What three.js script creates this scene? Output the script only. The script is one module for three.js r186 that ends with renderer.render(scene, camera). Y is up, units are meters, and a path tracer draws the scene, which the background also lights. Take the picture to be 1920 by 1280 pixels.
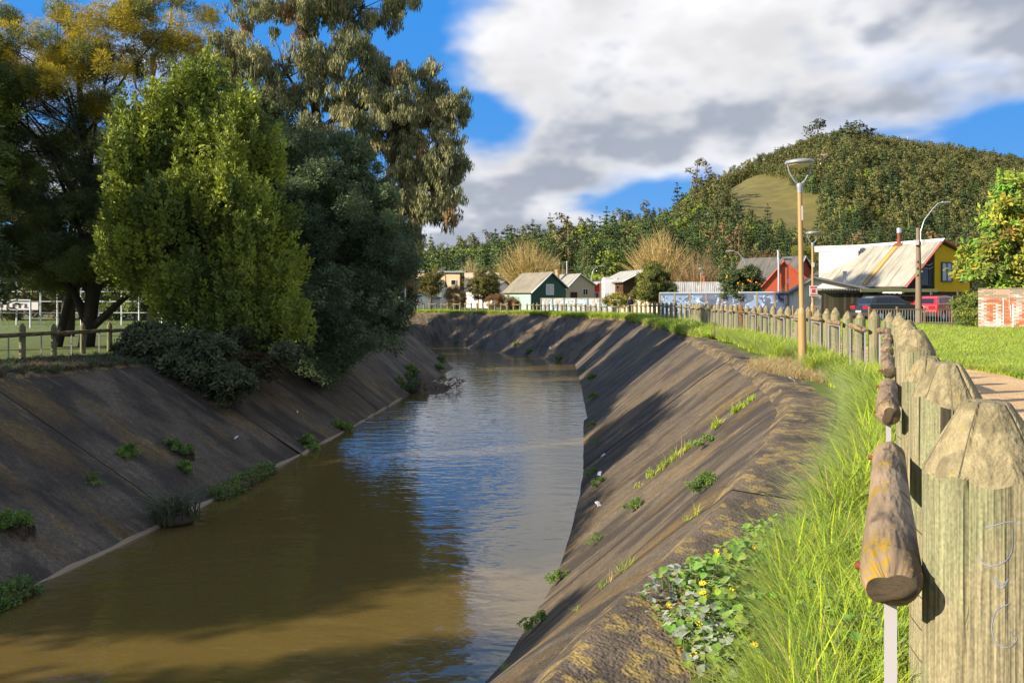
import * as THREE from 'three';
import { mergeGeometries } from 'three/addons/utils/BufferGeometryUtils.js';
import { MarchingCubes } from 'three/addons/objects/MarchingCubes.js';

const V3 = THREE.Vector3, PI = Math.PI;
const scene = new THREE.Scene();
// ---------- camera: level, lens shifted down a little ----------
const F = 1400, EYE = 1.4, HORIZON = 560;                 // focal length in pixels of a 1920 x 1280 frame
const camera = new THREE.PerspectiveCamera(2 * Math.atan(640 / F) * 180 / PI, 1.5, 0.05, 6000);
camera.position.set(0, EYE, 0);
camera.lookAt(0, EYE, -10);
camera.setViewOffset(1920, 1280, 0, 640 - HORIZON, 1920, 1280);
camera.updateProjectionMatrix();
const renderer = new THREE.WebGLRenderer({ antialias: true });
renderer.toneMapping = THREE.LinearToneMapping;
renderer.toneMappingExposure = 2.0;
renderer.shadowMap.enabled = true;

// ---------- sun ----------
const SUN = new V3(-0.9, 0.45, 0.32).normalize();
const sun = new THREE.DirectionalLight(new THREE.Color(1.0, 0.88, 0.7), 5);
sun.name = 'sun';
sun.position.copy(SUN).multiplyScalar(200);
sun.target.position.set(0, 0, 0);
sun.castShadow = true; sun.shadow.radius = 1.2; sun.shadow.mapSize.set(4096, 4096);
Object.assign(sun.shadow.camera, { left: -120, right: 120, top: 120, bottom: -120, near: 1, far: 500 });
scene.add(sun, sun.target);

// ---------- noise ----------
function rng(seed) { let a = seed >>> 0; return () => { a = (a + 0x6d2b79f5) | 0; let t = Math.imul(a ^ (a >>> 15), 1 | a); t = (t + Math.imul(t ^ (t >>> 7), 61 | t)) ^ t; return ((t ^ (t >>> 14)) >>> 0) / 4294967296; }; }
function hash(x, y, z) { let h = (Math.imul(x, 374761393) + Math.imul(y, 668265263) + Math.imul(z, 1274126177)) | 0; h = Math.imul(h ^ (h >>> 13), 1274126177); return ((h ^ (h >>> 16)) >>> 0) / 4294967296; }
const sm = (t) => t * t * (3 - 2 * t), clamp = (x, a = 0, b = 1) => Math.min(b, Math.max(a, x)), lerp = (a, b, t) => a + (b - a) * t;
const step = (a, b, x) => sm(clamp((x - a) / (b - a)));
function vnoise(x, y, px, py, s) {          // value noise, periodic when px, py are given
  const ix = Math.floor(x), iy = Math.floor(y), fx = sm(x - ix), fy = sm(y - iy);
  const w = (n, p) => p ? ((n % p) + p) % p : n;
  const x0 = w(ix, px), x1 = w(ix + 1, px), y0 = w(iy, py), y1 = w(iy + 1, py);
  return lerp(lerp(hash(x0, y0, s), hash(x1, y0, s), fx), lerp(hash(x0, y1, s), hash(x1, y1, s), fx), fy);
}
function fbm(x, y, px, py, s, oct = 4) { let a = 0.5, v = 0, n = 0; for (let i = 0; i < oct; i++) { v += a * vnoise(x, y, px, py, s + i); n += a; a *= 0.5; x *= 2; y *= 2; px *= 2; py *= 2; } return v / n; }
function noise3(x, y, z, s) { const iz = Math.floor(z), fz = sm(z - iz); return lerp(vnoise(x, y, 0, 0, s + iz * 131), vnoise(x, y, 0, 0, s + (iz + 1) * 131), fz); }
function fbm3(x, y, z, s, oct) { let a = 0.5, v = 0, n = 0; for (let i = 0; i < oct; i++) { v += a * noise3(x, y, z, s + i * 17); n += a; a *= 0.5; x *= 2.03; y *= 2.03; z *= 2.03; } return v / n; }

// ---------- sky: broken cloud over blue, all round ----------
{
  const W = 4096, H = 2048, data = new Float32Array(W * H * 4);
  const blobs = [   // azimuth, elevation in degrees, widths, cover added, darkness added: the field of clouds in this part of the sky
    [-7, 20, 8, 7, -0.27, 0], [-4, 31, 12, 5, -0.1, 0], [-24, 18, 13, 16, -0.22, 0], [16, 20, 18, 6, 0.2, -0.22], [6, 12, 8, 4, 0.12, 0.12], [12, 7.5, 4, 1.7, -0.3, 0],
    [24, 13.5, 14, 2.4, 0.14, 0.17], [15, 15, 9, 3, 0.1, -0.1], [39, 9.5, 6, 3, -0.3, 0], [3, 5.5, 9, 2, 0.12, -0.05], [4, 9, 4, 1.2, 0, 0.14], [-1.5, 13.5, 3, 2, -0.14, 0], [1, 17, 4, 4, 0.08, 0.05], [33, 22, 14, 6, 0.06, 0.1],
  ];
  for (let j = 0; j < H; j++) {
    const el = ((j + 0.5) / H - 0.5) * PI, y = Math.sin(el), c = Math.cos(el);
    for (let i = 0; i < W; i++) {
      const o = (j * W + i) * 4, a = ((i + 0.5) / W - 0.5) * 2 * PI, x = Math.cos(a) * c, z = Math.sin(a) * c;
      data[o + 3] = 1;
      if (y < -0.01) { data[o] = 0.1; data[o + 1] = 0.1; data[o + 2] = 0.08; continue; }
      const Y = Math.max(y, 0), k = 1 / (Y + 0.16), qx = x * k * 1.15, qz = z * k * 1.15;
      let n = fbm3(qx * 1.6 + 3.1, qz * 1.6 + 7.7, Y * 3.0, 11, y > 0.75 ? 4 : 6), dark = fbm3(qx * 1.1 + 9, qz * 1.1 + 2, Y * 4, 51, 4);
      const puff = fbm3(x * 9 + 5, y * 16, z * 9, 91, 4);
      const wisp = fbm3(x * 24 + 1, y * 40, z * 24, 191, 3);
      n = n * 0.64 + puff * 0.32 + wisp * 0.05 + 0.05;
      const az = Math.atan2(x, -z) * 180 / PI, ed = el * 180 / PI;
      let shade = 0;
      for (const [ba, be, wa, we, cov, dk] of blobs) {
        const da = (az - ba) / wa, de = (ed - be) / we, r2 = da * da + de * de;
        if (r2 < 9) { const g = Math.exp(-r2); n += cov * g; shade += dk * g; }
      }
      const cover = step(0.41, 0.64, n), thick = step(0.56, 0.8, n * 0.55 + dark * 0.5 + shade + (puff - 0.5) * 0.36 + (wisp - 0.5) * 0.3);
      const low = Math.exp(-Y * 7);
      const bl = [lerp(0.018, 0.14, low), lerp(0.145, 0.28, low), lerp(0.42, 0.46, low)];
      const br = 0.38 + 0.16 * step(0.3, 0.75, puff * 0.75 + wisp * 0.25), wh = [br, br * 1.0, br * 1.03], gr = [0.16, 0.185, 0.235];
      for (let t = 0; t < 3; t++) data[o + t] = lerp(bl[t], lerp(wh[t], gr[t], thick * 0.85), cover);
    }
  }
  const t = new THREE.DataTexture(data, W, H, THREE.RGBAFormat, THREE.FloatType);
  t.mapping = THREE.EquirectangularReflectionMapping; t.magFilter = THREE.LinearFilter; t.needsUpdate = true; t.name = 'sky';
  scene.background = t; scene.environment = t;
}

// ---------- naming, geometry helpers ----------
const at = (px, py, Z) => new V3((px - 960) * Z / F, EYE - (py - HORIZON) * Z / F, -Z);
const taken = new Map();
const numbered = (n) => { const k = taken.get(n) || 0; taken.set(n, k + 1); return k ? n + '_' + String(k).padStart(3, '0') : n; };
function tag(o, label, category, group, kind) { if (label) o.userData.label = label; if (category) o.userData.category = category; if (group) o.userData.group = group; if (kind) o.userData.kind = kind; return o; }
function thing(name, label, category, pos = [0, 0, 0], turn = 0, group) {
  const g = new THREE.Group(); g.name = numbered(name); g.position.set(...pos); g.rotation.y = turn; scene.add(g);
  return tag(g, label, category, group);
}
function mesh(name, geo, mat, parent) {
  const m = new THREE.Mesh(geo, mat); m.castShadow = m.receiveShadow = true;
  m.name = parent ? name : numbered(name); (parent || scene).add(m); return m;
}
const structure = (name, geo, mat) => { const m = mesh(name, geo, mat); m.userData.kind = 'structure'; return m; };
function inst(name, geo, mat, mats, cols, parent, kind = 'stuff') {
  const m = new THREE.InstancedMesh(geo, mat, mats.length);
  mats.forEach((x, i) => { m.setMatrixAt(i, x); if (cols) m.setColorAt(i, cols[i]); });
  m.castShadow = m.receiveShadow = true; m.name = parent ? name : numbered(name); m.userData.kind = kind; (parent || scene).add(m); return m;
}
function prep(g) { let q = g.index ? g.toNonIndexed() : g; if (!q.attributes.uv) q.setAttribute('uv', new THREE.BufferAttribute(new Float32Array(q.attributes.position.count * 2), 2)); if (!q.attributes.normal) q.computeVertexNormals(); for (const k of Object.keys(q.attributes)) if (!['position', 'normal', 'uv'].includes(k)) q.deleteAttribute(k); return q; }
const merge = (list) => mergeGeometries(list.map(prep));
function box(w, h, d, x = 0, y = 0, z = 0, ry = 0) {
  const g = new THREE.BoxGeometry(w, h, d), u = g.attributes.uv, p = g.attributes.position, n = g.attributes.normal;
  for (let i = 0; i < u.count; i++) { const ax = Math.abs(n.getX(i)), ay = Math.abs(n.getY(i)); u.setXY(i, ax > 0.5 ? p.getZ(i) : p.getX(i), ay > 0.5 ? p.getZ(i) : p.getY(i)); }
  if (ry) g.rotateY(ry); return g.translate(x, y, z);
}
// tapered tube through points; closed ends
function tube(pts, radii, seg = 7, rough = 0, seed = 1) {
  const P = pts.map((p) => p.isVector3 ? p : new V3(...p)), n = P.length, pos = [], uv = [], idx = [], r = rng(seed);
  let nx = new V3(1, 0, 0.01), len = 0;
  for (let i = 0; i < n; i++) {
    const t = new V3().subVectors(P[Math.min(n - 1, i + 1)], P[Math.max(0, i - 1)]).normalize();
    nx.addScaledVector(t, -nx.dot(t)); if (nx.lengthSq() < 1e-6) nx.set(0, 0, 1).addScaledVector(t, -t.z); nx.normalize();
    const bt = new V3().crossVectors(t, nx), R = Array.isArray(radii) ? radii[Math.min(i, radii.length - 1)] : radii;
    if (i) len += P[i].distanceTo(P[i - 1]);
    for (let k = 0; k <= seg; k++) {
      const a = k / seg * 2 * PI, rr = R * (1 + (k < seg ? rough * (r() - 0.5) : 0));
      pos.push(P[i].x + (Math.cos(a) * nx.x + Math.sin(a) * bt.x) * rr, P[i].y + (Math.cos(a) * nx.y + Math.sin(a) * bt.y) * rr, P[i].z + (Math.cos(a) * nx.z + Math.sin(a) * bt.z) * rr);
      uv.push(a * R, len);
    }
  }
  const row = seg + 1;
  if (rough) for (let i = 0; i < n; i++) for (let c = 0; c < 3; c++) pos[(i * row + seg) * 3 + c] = pos[i * row * 3 + c];
  for (let i = 0; i < n - 1; i++) for (let k = 0; k < seg; k++) { const a = i * row + k, b = a + 1, c = a + row, d = c + 1; idx.push(a, b, c, b, d, c); }
  for (const e of [0, n - 1]) {
    const cI = pos.length / 3; pos.push(P[e].x, P[e].y, P[e].z); uv.push(0, 0);
    for (let k = 0; k < seg; k++) { const a = e * row + k; e ? idx.push(cI, a, a + 1) : idx.push(cI, a + 1, a); }
  }
  const g = new THREE.BufferGeometry(); g.setAttribute('position', new THREE.Float32BufferAttribute(pos, 3)); g.setAttribute('uv', new THREE.Float32BufferAttribute(uv, 2)); g.setIndex(idx); g.computeVertexNormals(); return g;
}
function tris(pos, uv) { const g = new THREE.BufferGeometry(); g.setAttribute('position', new THREE.Float32BufferAttribute(pos, 3)); if (uv) g.setAttribute('uv', new THREE.Float32BufferAttribute(uv, 2)); g.computeVertexNormals(); return g; }
const quad = (a, b, c, d) => [...a, ...b, ...c, ...a, ...c, ...d];
const M4 = (x, y, z, q, s) => new THREE.Matrix4().compose(new V3(x, y, z), q, typeof s === 'number' ? new V3(s, s, s) : s);
const yaw = (a, tx = 0, tz = 0) => new THREE.Quaternion().setFromEuler(new THREE.Euler(tx, a, tz, 'YXZ'));

// ---------- textures ----------
function tex(w, h, fn, srgb = true, rx = 1, ry = 1) {
  const d = new Uint8Array(w * h * 4);
  for (let j = 0; j < h; j++) for (let i = 0; i < w; i++) { const c = fn(i / w, j / h), o = (j * w + i) * 4; if (typeof c === 'number') d[o] = d[o + 1] = d[o + 2] = clamp(c) * 255; else { d[o] = clamp(c[0], 0, 255); d[o + 1] = clamp(c[1], 0, 255); d[o + 2] = clamp(c[2], 0, 255); } d[o + 3] = 255; }
  const t = new THREE.DataTexture(d, w, h); t.wrapS = t.wrapT = THREE.RepeatWrapping; t.magFilter = THREE.LinearFilter; if (srgb) t.colorSpace = THREE.SRGBColorSpace; t.repeat.set(rx, ry); t.needsUpdate = true; return t;
}
const mix3 = (a, b, t) => [lerp(a[0], b[0], t), lerp(a[1], b[1], t), lerp(a[2], b[2], t)];
const std = (o) => new THREE.MeshStandardMaterial({ roughness: 0.9, ...o });
const phys = (o) => new THREE.MeshPhysicalMaterial({ roughness: 0.9, ...o });
const lin = (r, g, b) => new THREE.Color().setRGB(r, g, b);
// ---------- surface materials ----------
const concreteMap = tex(1024, 1024, (u, v) => {
  const warp = 0.5 * fbm(u * 10, v * 10, 10, 10, 19, 3), streak = fbm(u * 44 + warp, v * 7, 44, 7, 3, 5), broad = fbm(u * 7 + warp, v * 6, 7, 6, 21, 5), speck = vnoise(u * 512, v * 512, 512, 512, 5), pit = vnoise(u * 230, v * 230, 230, 230, 55), fine = fbm(u * 130, v * 90, 130, 90, 8, 3);
  let c = mix3([76, 67, 55], [146, 132, 110], clamp(streak * 0.32 + broad * 0.9 - 0.12));
  c = mix3(c, [42, 36, 30], step(0.46, 0.7, fbm(u * 15 + warp, v * 5, 15, 5, 31, 5)) * 0.55);      // black algae
  c = mix3(c, [146, 112, 40], step(0.52, 0.72, fbm(u * 26 + warp, v * 4, 26, 4, 77, 4) * 0.5 + fbm(u * 5, v * 5, 5, 5, 41, 4) * 0.55) * 0.42);      // ochre moss
  c = mix3(c, [172, 156, 134], step(0.64, 0.8, fbm(u * 50, v * 8, 50, 8, 61, 4)) * 0.34);   // pale runs
  const k = 0.72 + fine * 0.34 + (speck - 0.5) * 0.36 + (pit > 0.86 ? 0.16 : 0); return [c[0] * k, c[1] * k, c[2] * k];
}, true, 1 / 7, 1 / 7);
const concreteBump = tex(512, 512, (u, v) => fbm(u * 120, v * 60, 120, 60, 6, 3) * 0.6 + vnoise(u * 256, v * 256, 256, 256, 9) * 0.4, false, 1 / 2.3, 1 / 2.3);
const mat = {};
mat.concrete = std({ color: lin(0.72, 0.68, 0.62), map: concreteMap, bumpMap: concreteBump, bumpScale: 0.012, roughness: 0.85 });
const copingMap = tex(1024, 1024, (u, v) => {
  const a = fbm(u * 9, v * 9, 9, 9, 603, 6), b = fbm(u * 40, v * 40, 40, 40, 613, 4), speck = vnoise(u * 512, v * 512, 512, 512, 623);
  let c = mix3([70, 60, 50], [132, 118, 98], clamp(a * 1.2 - 0.15)); c = mix3(c, [44, 38, 34], step(0.5, 0.72, fbm(u * 14, v * 14, 14, 14, 633, 5)) * 0.5);
  c = mix3(c, [168, 146, 74], step(0.56, 0.64, b * 0.7 + a * 0.35) * 0.6);       // crusty yellow lichen flecks
  const k = 0.75 + 0.45 * speck; return [c[0] * k, c[1] * k, c[2] * k];
}, true, 1 / 3.1, 1 / 3.1);
mat.coping = std({ color: lin(0.8, 0.76, 0.69), map: copingMap, bumpMap: concreteBump, bumpScale: 0.014, roughness: 0.9 });
mat.earth = std({ color: lin(0.06, 0.045, 0.03) });
const soilMap = tex(512, 512, (u, v) => { const n = fbm(u * 20, v * 20, 20, 20, 5, 5), m = fbm(u * 90, v * 90, 90, 90, 15, 2); return mix3(mix3([58, 70, 20], [112, 128, 34], n), [120, 108, 60], step(0.55, 0.75, m) * 0.5); }, true, 0.16, 0.16);
mat.grassland = std({ color: lin(0.8, 0.85, 0.7), map: soilMap });
const pathMap = tex(512, 512, (u, v) => { const n = fbm(u * 10, v * 10, 10, 10, 25, 5), m = vnoise(u * 256, v * 256, 256, 256, 3), st = step(0.8, 0.86, fbm(u * 60, v * 60, 60, 60, 18, 2)); return mix3(mix3([178, 146, 104], [214, 182, 136], clamp(n * 1.1 + m * 0.3 - 0.2)), [120, 104, 86], st * 0.7); }, true, 0.33, 0.33);
mat.path = std({ color: lin(0.95, 0.93, 0.9), map: pathMap, bumpMap: concreteBump, bumpScale: 0.02 });
mat.asphalt = std({ color: lin(0.16, 0.15, 0.14), bumpMap: concreteBump, bumpScale: 0.01 });
const woodMap = tex(512, 1024, (u, v) => {
  const g = fbm(u * 60, v * 3, 60, 3, 7, 4), b = fbm(u * 6, v * 4, 6, 4, 27, 4), fine = fbm(u * 200, v * 12, 200, 12, 37, 2);
  let c = mix3([140, 132, 104], [184, 172, 140], clamp(g * 0.5 + b * 0.7 - 0.1));
  c = mix3(c, [132, 142, 106], step(0.4, 0.6, fbm(u * 5, v * 5, 5, 5, 67, 3)) * 0.5);
  c = mix3(c, [48, 38, 28], step(0.8, 0.84, vnoise(u * 34 + 0.5 * fbm(v * 5, u * 3, 5, 3, 3, 2), v * 2, 34, 2, 97)) * 0.85);   // drying cracks
  const k = 0.74 + fine * 0.36 + 0.22 * (vnoise(u * 256, v * 256, 256, 256, 47) - 0.4); return [c[0] * k, c[1] * k, c[2] * k];
}, true, 1 / 0.6, 1 / 1.2);
const woodBump = tex(512, 1024, (u, v) => 0.55 * fbm(u * 90, v * 4, 90, 4, 7, 4) + 0.4 * fbm(u * 200, v * 12, 200, 12, 37, 2) - 0.5 * step(0.76, 0.83, vnoise(u * 26 + 0.35 * fbm(v * 5, u * 3, 5, 3, 3, 2), v * 1.01, 26, 1, 97)) + 0.3, false, 1 / 0.6, 1 / 1.2);
mat.post = std({ color: lin(0.74, 0.74, 0.69), map: woodMap, bumpMap: woodBump, bumpScale: 0.006 });
const hewnMap = tex(512, 512, (u, v) => {
  const g = fbm(u * 26, v * 26, 26, 26, 501, 5), b = fbm(u * 6, v * 6, 6, 6, 511, 4), f = vnoise(u * 256, v * 256, 256, 256, 521);
  let c = mix3([124, 116, 90], [190, 176, 142], clamp(g * 0.7 + b * 0.7 - 0.2)); c = mix3(c, [100, 92, 72], step(0.48, 0.7, fbm(u * 12, v * 12, 12, 12, 541, 4)) * 0.5);
  c = mix3(c, [186, 156, 44], step(0.76, 0.8, fbm(u * 40, v * 40, 40, 40, 551, 2) * 0.5 + fbm(u * 6, v * 6, 6, 6, 561, 3) * 0.6) * 0.7);
  const k = 0.9 + 0.18 * f; return [c[0] * k, c[1] * k, c[2] * k];
}, true, 1 / 0.4, 1 / 0.4);
mat.hewn = std({ color: lin(0.74, 0.725, 0.65), map: hewnMap, bumpMap: tex(256, 256, (u, v) => fbm(u * 26, v * 26, 26, 26, 571, 4), false, 1 / 0.25, 1 / 0.25), bumpScale: 0.005 });
const logMap = tex(512, 1024, (u, v) => {
  const g = fbm(u * 30, v * 7, 30, 7, 17, 4), b = fbm(u * 5, v * 6, 5, 6, 29, 4), ring = fbm(u * 4, v * 60, 4, 60, 12, 2);
  let c = mix3([122, 104, 82], [206, 182, 148], clamp(g * 0.7 + b * 0.6 - 0.15 + ring * 0.15));
  c = mix3(c, [58, 48, 42], step(0.56, 0.72, fbm(u * 7, v * 9, 7, 9, 53, 4)) * 0.55);
  const li = fbm(u * 70, v * 120, 70, 120, 71, 2) * 0.5 + fbm(u * 6, v * 8, 6, 8, 83, 3) * 0.62;
  return mix3(c, [190, 156, 34], step(0.71, 0.76, li) * 0.8);                              // yellow lichen
}, true, 1 / 0.5, 1 / 1.3);
const logBump = tex(256, 512, (u, v) => fbm(u * 30, v * 10, 30, 10, 17, 4), false, 1 / 0.5, 1 / 1.3);
mat.log = std({ color: lin(0.6, 0.57, 0.54), map: logMap, bumpMap: logBump, bumpScale: 0.012 });
mat.whiteTube = std({ color: lin(0.38, 0.37, 0.39), roughness: 0.45, metalness: 0.1 });
mat.wire = std({ color: lin(0.3, 0.28, 0.25), roughness: 0.5, metalness: 0.6 });
mat.rust = std({ color: lin(0.2, 0.045, 0.02), roughness: 0.8 });
mat.bark = std({ color: lin(0.075, 0.055, 0.04), bumpMap: logBump, bumpScale: 0.03 });
mat.darkBark = std({ color: lin(0.04, 0.032, 0.026), bumpMap: logBump, bumpScale: 0.03 });
mat.paleBark = std({ color: lin(0.36, 0.25, 0.17), bumpMap: logBump, bumpScale: 0.02 });

// ---------- canal: stations [brink x, depth, y, water x, depth] ----------
const WATER = -3.0;
const RIGHT = [[-8, -13, 0, -11.5, -11], [-1.0, 0.6, 0, -3.9, 3.2], [0.33, 3.3, 0, -2.2, 5.6], [1.44, 5.3, 0, -0.95, 7.3], [2.7, 7.9, 0, -0.05, 9.2], [3.7, 10.1, 0, 0.65, 11.6], [4.25, 12.25, 0, 1.0, 13.5], [5.1, 17, 0, 1.75, 18.5], [6.35, 27, 0, 2.6, 27]];
const RIGHT2 = [[6.75, 27.02, -0.06, 2.75, 27.02], [7.5, 40, 0, 3.6, 39.5], [7.9, 53, 0, 4.26, 50.5]];
const RIGHT3 = [[7.9, 53, 0, 4.26, 50.5], [4, 62, 0, 1.9, 55.8], [0, 70, 0, -2.3, 63.3], [-10, 78, 0, -8, 73.4], [-30, 86, 0, -28, 82], [-70, 95, 0, -69, 91]];
const LEFT = [[-17, -13, -0.2, -11.5, -13], [-13.8, 5, -0.2, -8.6, 4], [-12.3, 11.8, -0.22, -7.4, 10.7], [-11.2, 16.3, -0.25, -6.6, 15.5], [-10, 21.25, -0.3, -5.95, 21]];
const LEFT2 = [[-10.1, 21.3, -0.36, -5.9, 21.05], [-9.5, 26.4, -0.4, -5.4, 26], [-8.5, 30, -0.42, -5.1, 29.6], [-7.6, 39, -0.46, -4.4, 38.4], [-6.9, 48, -0.5, -3.7, 47.4]];
const LEFT3 = [[-6.9, 48, -0.5, -3.7, 47.4], [-10.5, 58, -0.5, -7.2, 57.5], [-17, 68, -0.5, -14.5, 70.5], [-31, 75, -0.5, -30, 78], [-70, 83, -0.5, -70, 86.5]];
function stationAt(S, t) {         // smooth between stations
  const i = Math.min(S.length - 2, Math.floor(t)), u = t - i, g = (k) => S[Math.min(S.length - 1, Math.max(0, k))], out = [];
  for (let c = 0; c < 5; c++) { const a = g(i - 1)[c], b = g(i)[c], d = g(i + 1)[c], e = g(i + 2)[c]; const m0 = i > 0 ? (d - a) / 2 : d - b, m1 = i < S.length - 2 ? (e - b) / 2 : d - b, l = (d - b); const k = 0.55, p0 = lerp(l, m0, k), p1 = lerp(l, m1, k); out.push(b * (2 * u ** 3 - 3 * u ** 2 + 1) + p0 * (u ** 3 - 2 * u ** 2 + u) + d * (-2 * u ** 3 + 3 * u ** 2) + p1 * (u ** 3 - u ** 2)); }
  return out;
}
function bankPoint(S, t, v, side, ledge) {   // v: -1 ledge .. 0 brink .. 1 waterline .. 1.25 bed
  const [bx, bz, by, wx, wz] = stationAt(S, t), ox = bx - wx, oz = bz - wz, ol = Math.hypot(ox, oz);
  if (v < 0) return [bx + ox / ol * ledge * -v, by + 0.006, bz + oz / ol * ledge * -v];
  const round = 0.09 * Math.exp(-v * 14);
  return [lerp(bx, wx, v), lerp(by, WATER, v) - round * (v > 0 ? 1 : 0.6), lerp(bz, wz, v)];
}
const COPING = [-1, -0.75, -0.5, -0.3, -0.12, 0.03], PROFILE = [0.03, 0.05, 0.08, 0.12, 0.2, 0.32, 0.45, 0.6, 0.75, 0.9, 1, 1.3];
function slabGeo(S, t0, t1, ledge, drop, seed, gap = 0.012, PR = PROFILE) {
  const n = Math.max(3, Math.round((t1 - t0) * 10)), pos = [], uv = [], idx = [];
  let u = 0, last = null;
  for (let i = 0; i <= n; i++) {
    const e = gap / 6, t = lerp(t0 + e, t1 - e, i / n), b = bankPoint(S, t, 0.5, 1, ledge); if (last) u += Math.hypot(b[0] - last[0], b[2] - last[2]); last = b;
    let v = 0, lp = null;
    for (const q of PR) {
      const p = bankPoint(S, t, q, 1, ledge); if (lp) v += Math.hypot(p[0] - lp[0], p[1] - lp[1], p[2] - lp[2]); lp = p;
      const bump = (fbm3(p[0] * 0.9, p[2] * 0.9, p[1] * 0.9, 300, 3) - 0.5) * 0.07 + (hash(seed, 3, 9) - 0.5) * 0.02;
      pos.push(p[0], p[1] + bump - drop, -p[2]); uv.push(u + seed * 3.7, v + seed * 1.3);
    }
  }
  const m = PR.length;
  const flip = (() => { const a = bankPoint(S, t0, 0, 1, ledge), b = bankPoint(S, t1, 0, 1, ledge), c = bankPoint(S, t0, 1, 1, ledge); const ax = b[0] - a[0], az = -(b[2] - a[2]), cx = c[0] - a[0], cz = -(c[2] - a[2]); return az * cx - ax * cz < 0; })();
  for (let i = 0; i < n; i++) for (let k = 0; k < m - 1; k++) { const a = i * m + k, b = a + 1, c = a + m, d = c + 1; flip ? idx.push(a, b, c, b, d, c) : idx.push(a, c, b, b, c, d); }
  const g = new THREE.BufferGeometry(); g.setAttribute('position', new THREE.Float32BufferAttribute(pos, 3)); g.setAttribute('uv', new THREE.Float32BufferAttribute(uv, 2)); g.setIndex(idx); g.computeVertexNormals(); return g;
}
function bank(name, runs) {
  const g = new THREE.Group(); g.name = name; g.userData.kind = 'structure'; scene.add(g);
  let k = name.length;
  for (const [S, cuts, ledge] of runs) {
    mesh('earth_bed', slabGeo(S, 0, S.length - 1, ledge, 0.09, 1, 0), mat.earth, g);
    for (let i = 0; i < cuts.length - 1; i++) mesh('concrete_slab', slabGeo(S, cuts[i], cuts[i + 1], ledge, 0, k), mat.concrete, g), mesh('coping_slab', slabGeo(S, cuts[i], cuts[i + 1], ledge, 0, k++, 0.012, COPING), mat.coping, g);
  }
  return g;
}
function toe(g, S, t0, t1) { const pts = []; for (let t = t0; t <= t1 + 1e-6; t += 0.1) { const p = bankPoint(S, t, 0.985, 1, 0.4); pts.push([p[0], WATER - 0.02 + 0.02 * Math.sin(t * 17), -p[2]]); } mesh('toe_kerb', tube(pts, 0.075, 5, 0.5, 4), std({ color: lin(0.3, 0.22, 0.14), bumpMap: concreteBump, bumpScale: 0.02 }), g); }
bank('canal_bank_right', [[RIGHT, [0, 1.2, 3.1, 4.6, 6, 7.1, 8], 0.62], [RIGHT2, [0, 0.7, 1.4, 2], 0.35], [RIGHT3, [0, 0.6, 1.2, 1.8, 2.4, 3, 4, 5], 0.35]]);
const leftBank = bank('canal_bank_left', [[LEFT, [0, 1, 1.9, 2.9, 4], 0.35], [LEFT2, [0, 0.9, 1.9, 2.6, 3.3, 4], 0.35], [LEFT3, [0, 1, 2, 3, 4], 0.35]]);
toe(leftBank, LEFT, 1, 4); toe(leftBank, LEFT2, 0, 2.4);

// ---------- ground: one sheet with the canal cut out of it ----------
{
  const edge = (runs, ledge) => { const out = []; for (const S of runs) for (let t = 0; t <= (S.length - 1) * 6; t++) { const p = bankPoint(S, t / 6, -0.9, 1, ledge); out.push([p[0], p[2], p[1] - 0.015]); } return out; };
  const r = edge([RIGHT], 0.62).concat(edge([RIGHT2, RIGHT3], 0.35)), l = edge([LEFT, LEFT2, LEFT3], 0.35).reverse();
  const key = new Map(); const K = (x, z) => x.toFixed(3) + ',' + z.toFixed(3);
  for (const [x, z, y] of [...r, ...l]) key.set(K(x, z), y);
  const outer = [[-2500, -400], [2500, -400], [2500, 3000], [-2500, 3000]];
  const sh = new THREE.Shape(outer.map(([x, z]) => new THREE.Vector2(x, z)));
  sh.holes.push(new THREE.Path([...r, ...l].map(([x, z]) => new THREE.Vector2(x, z))));
  const g = new THREE.ShapeGeometry(sh), p = g.attributes.position, q = [], uv = [];
  for (let i = 0; i < p.count; i++) { const x = p.getX(i), z = p.getY(i), y = key.has(K(x, z)) ? key.get(K(x, z)) : (x < 0 ? -0.5 : -0.02); q.push(x, y, -z); uv.push(x, z); }
  const gg = new THREE.BufferGeometry(); gg.setAttribute('position', new THREE.Float32BufferAttribute(q, 3)); gg.setAttribute('uv', new THREE.Float32BufferAttribute(uv, 2));
  const id = Array.from(g.index.array); for (let i = 0; i < id.length; i += 3) { const [a, b, c] = [id[i], id[i + 1], id[i + 2]]; const ax = q[b * 3] - q[a * 3], az = q[b * 3 + 2] - q[a * 3 + 2], bx = q[c * 3] - q[a * 3], bz = q[c * 3 + 2] - q[a * 3 + 2]; if (az * bx - ax * bz < 0) { id[i + 1] = c; id[i + 2] = b; } }
  gg.setIndex(id); gg.computeVertexNormals();
  structure('ground', gg, mat.grassland);
}
// ---------- water ----------
{
  const h = (u, v, s) => fbm(u * 14, v * 34, 14, 34, s, 4);
  const bump = tex(1024, 1024, (u, v) => 0.6 * h(u, v, 401) + 0.25 * fbm(u * 40, v * 80, 40, 80, 431, 3) + 0.2 * fbm(u * 3, v * 6, 3, 6, 461, 2), false, 1 / 9, 1 / 9);
  mat.water = phys({ color: lin(0.12, 0.083, 0.024), roughness: 0.05, ior: 1.8, specularIntensity: 1.0, bumpMap: bump, bumpScale: 0.016 });
  const g = new THREE.PlaneGeometry(110, 130, 1, 1); g.rotateX(-PI / 2); g.translate(-35, WATER, -42);
  const u = g.attributes.uv, p = g.attributes.position; for (let i = 0; i < u.count; i++) u.setXY(i, p.getX(i), p.getZ(i));
  structure('water', g, mat.water);
}
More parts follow.
